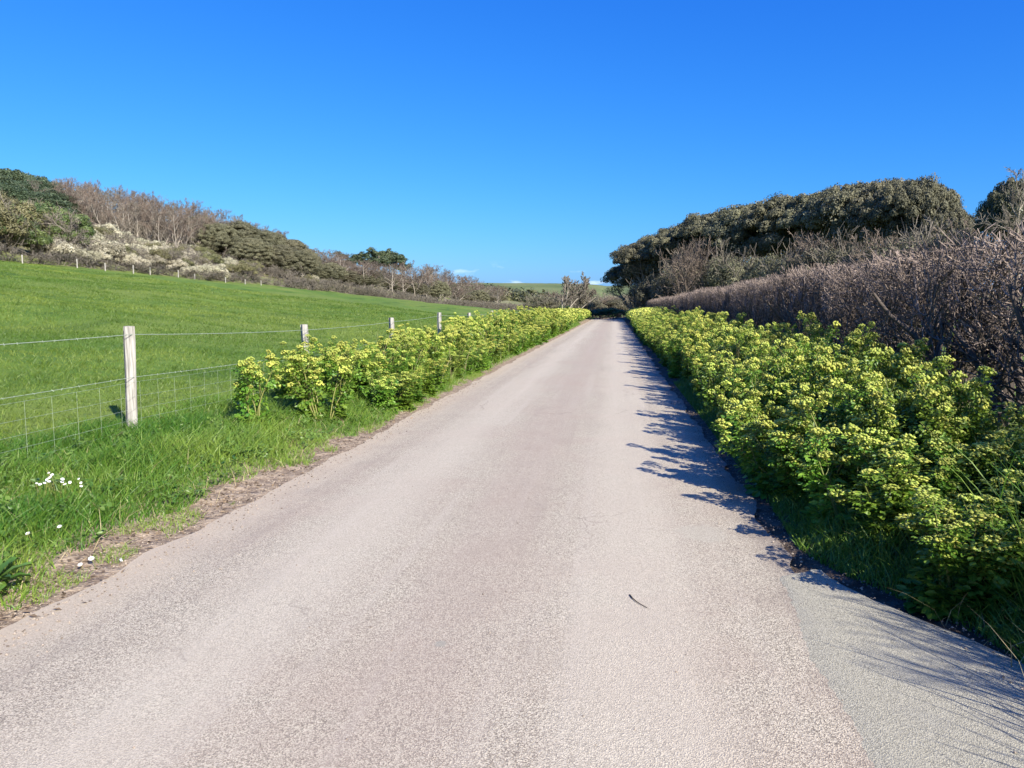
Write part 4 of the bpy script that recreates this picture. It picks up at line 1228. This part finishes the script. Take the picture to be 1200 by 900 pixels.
# broad-leaved weeds low in the verges
n = 900
xw = np.concatenate([-3.2 - 2.0 * r.random(n), 1.75 + 1.3 * r.random(n)]); yw = np.concatenate([2.2 + 11 * r.random(n) ** 1.3, 2.2 + 10 * r.random(n)])
zw = ground(xw, yw) + 0.03 + 0.10 * r.random(2 * n)
C = np.stack([xw, yw, zw], 1)
D = r.normal(0, 1, C.shape) * np.array([1, 1, 0.3])
lf = leaflets(r, C, D, 0.06 + 0.07 * r.random(2 * n))
o = build('verge_weeds', [lf], [M['weed']]); o['kind'] = 'stuff'; o['label'] = 'low broad-leaved weeds among the verge grass'

# loose grit and dead leaves along the edges
def stones(r, x, y, s, zoff=0.0, z=None):
    n = len(x)
    octv = np.array([[1, 0, 0], [0, 1, 0], [-1, 0, 0], [0, -1, 0], [0, 0, 0.7], [0, 0, -0.7]])
    octf = np.array([[0, 1, 4], [1, 2, 4], [2, 3, 4], [3, 0, 4], [1, 0, 5], [2, 1, 5], [3, 2, 5], [0, 3, 5]])
    z = ground(x, y) if z is None else z
    c = np.stack([x, y, z + s * 0.25 + zoff], 1)
    v = (c[:, None, :] + octv[None] * s[:, None, None] * (0.6 + 0.6 * r.random((n, 6, 1)))).reshape(-1, 3)
    f = (octf[None] + (np.arange(n) * 6)[:, None, None]).reshape(-1, 3)
    return v, f, 0, np.repeat(r.random(n), 6)
n = 9000
ysn = 1.5 + 14 * r.random(n) ** 1.4; xsn = ROAD_L - 0.10 + r.normal(0, 0.17, n)
zsn = np.maximum(ground(xsn, ysn), np.where(xsn > ROAD_L + 0.02, road_z(xsn, ysn), -1))
n2 = 4200
ysr = 1.5 + 14 * r.random(n2) ** 1.4; er_ = np.where(ysr < 4.9, 1.16 + 0.62 * sstep(5.0, 3.4, ysr), 1.16)
xsr = er_ + 0.06 + r.normal(0, 0.14, n2)
zsr = np.maximum(ground(xsr, ysr), np.where(xsr < er_, np.maximum(road_z(xsr, ysr), 0.002) + 0.005, -1))
n3 = 260
xr = -2.7 + 3.8 * r.random(n3); yr = 2.0 + 9 * r.random(n3)
o = build('gravel', [stones(r, xsn, ysn, 0.003 + 0.008 * r.random(n) ** 3, 0, zsn), stones(r, xsr, ysr, 0.003 + 0.008 * r.random(n2) ** 3, 0, zsr), stones(r, xr, yr, 0.003 + 0.004 * r.random(n3) ** 2, 0, road_z(xr, yr))], [M['stone']])
o['kind'] = 'stuff'; o['label'] = 'loose grit lying along both edges of the road'
n = 3600
yl = 2.2 + 10 * r.random(n) ** 1.4; el_ = np.where(yl < 4.9, 1.16 + 0.62 * sstep(5.0, 3.4, yl), 1.16)
xl_ = el_ + 0.12 + np.abs(r.normal(0, 0.28, n)) - 0.12 * r.random(n)
xl_[::3] = -3.12 + r.normal(0, 0.13, len(xl_[::3]))
C = np.stack([xl_, yl, np.maximum(ground(xl_, yl), np.where(xl_ > 0, np.where(xl_ < el_, 0.012, -1), np.where(xl_ > ROAD_L, road_z(xl_, yl), -1))) + 0.006], 1)
v, f = rhombs(C, np.array([0, 0, 1.0]) + r.normal(0, 0.4, C.shape), 0.015 + 0.035 * r.random(n), r, 0.5, fold=0.1)
o = build('leaf_litter', [(v, f, 0, np.repeat(r.random(n), 4))], [M['litter']]); o['kind'] = 'stuff'; o['label'] = 'dead leaves and bits on the bare earth along the road edges'

# ------------------------------------------------------------------ small things
# twig on the road
r = rng_(9)
a0, b0 = np.array([0.10, 3.86]), np.array([0.185, 3.70])
tt = np.linspace(0, 1, 9)
pts = np.stack([a0[0] + (b0[0] - a0[0]) * tt - 0.014 * np.sin(tt * 3.14), a0[1] + (b0[1] - a0[1]) * tt - 0.006 * np.sin(tt * 3.14), 0.036 + 0.004 * np.sin(tt * 3.14)], 1)
pts[:, 2] = road_z(pts[:, 0], pts[:, 1]) + 0.003 + 0.003 * np.sin(tt * 3.14)
q = tubes(pts[None], (0.0035 - 0.002 * tt)[None], 6)
M['dark_twig'] = bark_mat('dark_twig', (0.03, 0.02, 0.018), (0.06, 0.045, 0.035), 60)
tag(build('fallen_twig', [(q[0], q[1], 0, None)], [M['dark_twig']], None, True), 'small dark curved twig lying on the sunlit road', 'twig')

# daisies
def daisy(x, y, h, tilt, label, group, s=1.0):
    z = gz(x, y)
    o = empty('daisy', (x, y, z))
    r_ = random
    lx, ly = r_.uniform(-0.03, 0.03), r_.uniform(-0.03, 0.03)
    P = np.array([[[0, 0, -0.01], [lx * 0.4, ly * 0.4, h * 0.5], [lx, ly, h]]])
    q = tubes(P, np.array([[0.0018, 0.0016, 0.0014]]), 5)
    build('stem', [(q[0], q[1], 0, None)], [M['plant_stem']], o, True)
    n = 15
    a = np.arange(n) * 2 * np.pi / n
    Rr = 0.019 * s
    vs = []
    for t_ in a:
        c, s_ = math.cos(t_), math.sin(t_)
        for (u_, w_, z_) in ((0.25, 0, 0.001), (0.65, -0.17, 0.003), (1.0, -0.08, 0.001), (1.0, 0.08, 0.001), (0.65, 0.17, 0.003)):
            vs.append((Rr * (u_ * c - w_ * s_), Rr * (u_ * s_ + w_ * c), z_ * s))
    f = [[i * 5 + j_ for j_ in range(5)] for i in range(n)]
    ro = Euler((tilt[0], tilt[1], 0))
    p_ = build('petals', [(np.array(vs), f, 0, None)], [M['petal']], o, False, (lx, ly, h)); p_.rotation_euler = ro
    d = ball(rng_(3), 40, 0.1)
    th = np.linspace(0, 2 * np.pi, 9)[:-1]
    rings = [np.stack([0.3 * Rr * k_ * np.cos(th), 0.3 * Rr * k_ * np.sin(th), np.full(8, zz_ * Rr)], 1) for k_, zz_ in ((1.0, 0.05), (0.8, 0.2), (0.35, 0.28))]
    v = np.concatenate(rings); ff = [(k_ * 8 + i, k_ * 8 + (i + 1) % 8, k_ * 8 + 8 + (i + 1) % 8, k_ * 8 + 8 + i) for k_ in range(2) for i in range(8)]
    c_ = build('flower_centre', [(v, ff, 0, None), (v, [tuple(16 + i for i in range(8))], 0, None)], [M['yolk']], o, True, (lx, ly, h)); c_.rotation_euler = ro
    return tag(o, label, 'flower', group)
random.seed(11)
for k in range(17):
    x = -3.97 + random.uniform(-0.13, 0.13); y = 4.74 + random.uniform(-0.11, 0.11)
    daisy(x, y, random.uniform(0.14, 0.22), (random.uniform(0.1, 0.9), random.uniform(-0.1, 0.6)), 'white daisy in the tight cluster on the grass verge before the first post', 'clustered daisies', random.uniform(0.45, 0.7))
daisy(-3.46, 4.13, 0.12, (0.5, 0.2), 'upper of two loose white daisies in grass nearest the frame edge', None, 0.7)
daisy(-3.50, 3.98, 0.11, (0.5, 0.0), 'lower of two loose white daisies in grass nearest the frame edge', None, 0.7)
daisy(-3.08, 3.86, 0.05, (0.5, 0.1), 'low white daisy at the grass edge beside the bare earth', None, 0.7)
daisy(-3.06, 3.93, 0.06, (0.4, 0.3), 'smaller pinkish-white daisy just behind the one by bare earth', None, 0.9)
# scrap of white by the earth edge
sc_ = build('paper_scrap', [(np.array([[-0.025, -0.006, 0], [0.02, -0.008, 0.004], [0.026, 0.006, 0.002], [-0.02, 0.007, 0.006], [-0.025, -0.006, 0.004], [0.02, -0.008, 0.008], [0.026, 0.006, 0.006], [-0.02, 0.007, 0.010]]), [(0, 1, 2, 3), (4, 5, 6, 7), (0, 1, 5, 4), (1, 2, 6, 5), (2, 3, 7, 6), (3, 0, 4, 7)], 0, None)], [M['paper']], None, False, (-2.98, 4.05, gz(-2.98, 4.05) + 0.012))
sc_.rotation_euler = (0, 0, -0.8)
tag(sc_, 'small white scrap lying where the grass meets bare earth', 'litter')
# broad dock-like plant at the near edge
def dock(x, y, s, label, n=11, seed=0):
    r = rng_(seed)
    o = empty('broad_leaved_plant', (x, y, gz(x, y)), 0, s)
    for k in range(n):
        a = k * 2.4 + r.normal(0, 0.3); el = 0.25 + 0.75 * r.random(); ln = 0.16 + 0.14 * r.random(); w = 0.035 + 0.02 * r.random()
        us = np.linspace(0, 1, 7)
        out_ = us * ln * math.cos(el); hh = us * ln * math.sin(el) * 1.1 - 0.5 * ln * us ** 2.2 * math.sin(el) + 0.01
        wd = w * np.sin(np.clip(us * 0.92 + 0.08, 0, 1) * math.pi) ** 0.8 + 0.002
        ring = []
        for j_ in range(7):
            wav = 0.006 * math.sin(j_ * 2.2 + k)
            for q_ in (-1, 0, 1):
                ring.append((out_[j_] * math.cos(a) - q_ * wd[j_] * math.sin(a), out_[j_] * math.sin(a) + q_ * wd[j_] * math.cos(a), hh[j_] + abs(q_) * 0.012 + q_ * wav))
        f = [(j_ * 3 + q_, j_ * 3 + q_ + 1, j_ * 3 + q_ + 4, j_ * 3 + q_ + 3) for j_ in range(6) for q_ in range(2)]
        build('leaf', [(np.array(ring), f, 0, np.full(21, r.random() * 0.8))], [M['weed']], o, True)
    return tag(o, label, 'plant')
dock(-3.22, 3.12, 1.2, 'broad-leaved rosette cut by the frame at the near verge edge', 12, 1)
dock(-3.30, 3.42, 1.0, 'broad-leaved rosette in the grass just behind the nearest one', 10, 2)
dock(-3.62, 6.6, 0.8, 'small broad-leaved rosette in verge grass near the lone flowering plant', 9, 3)
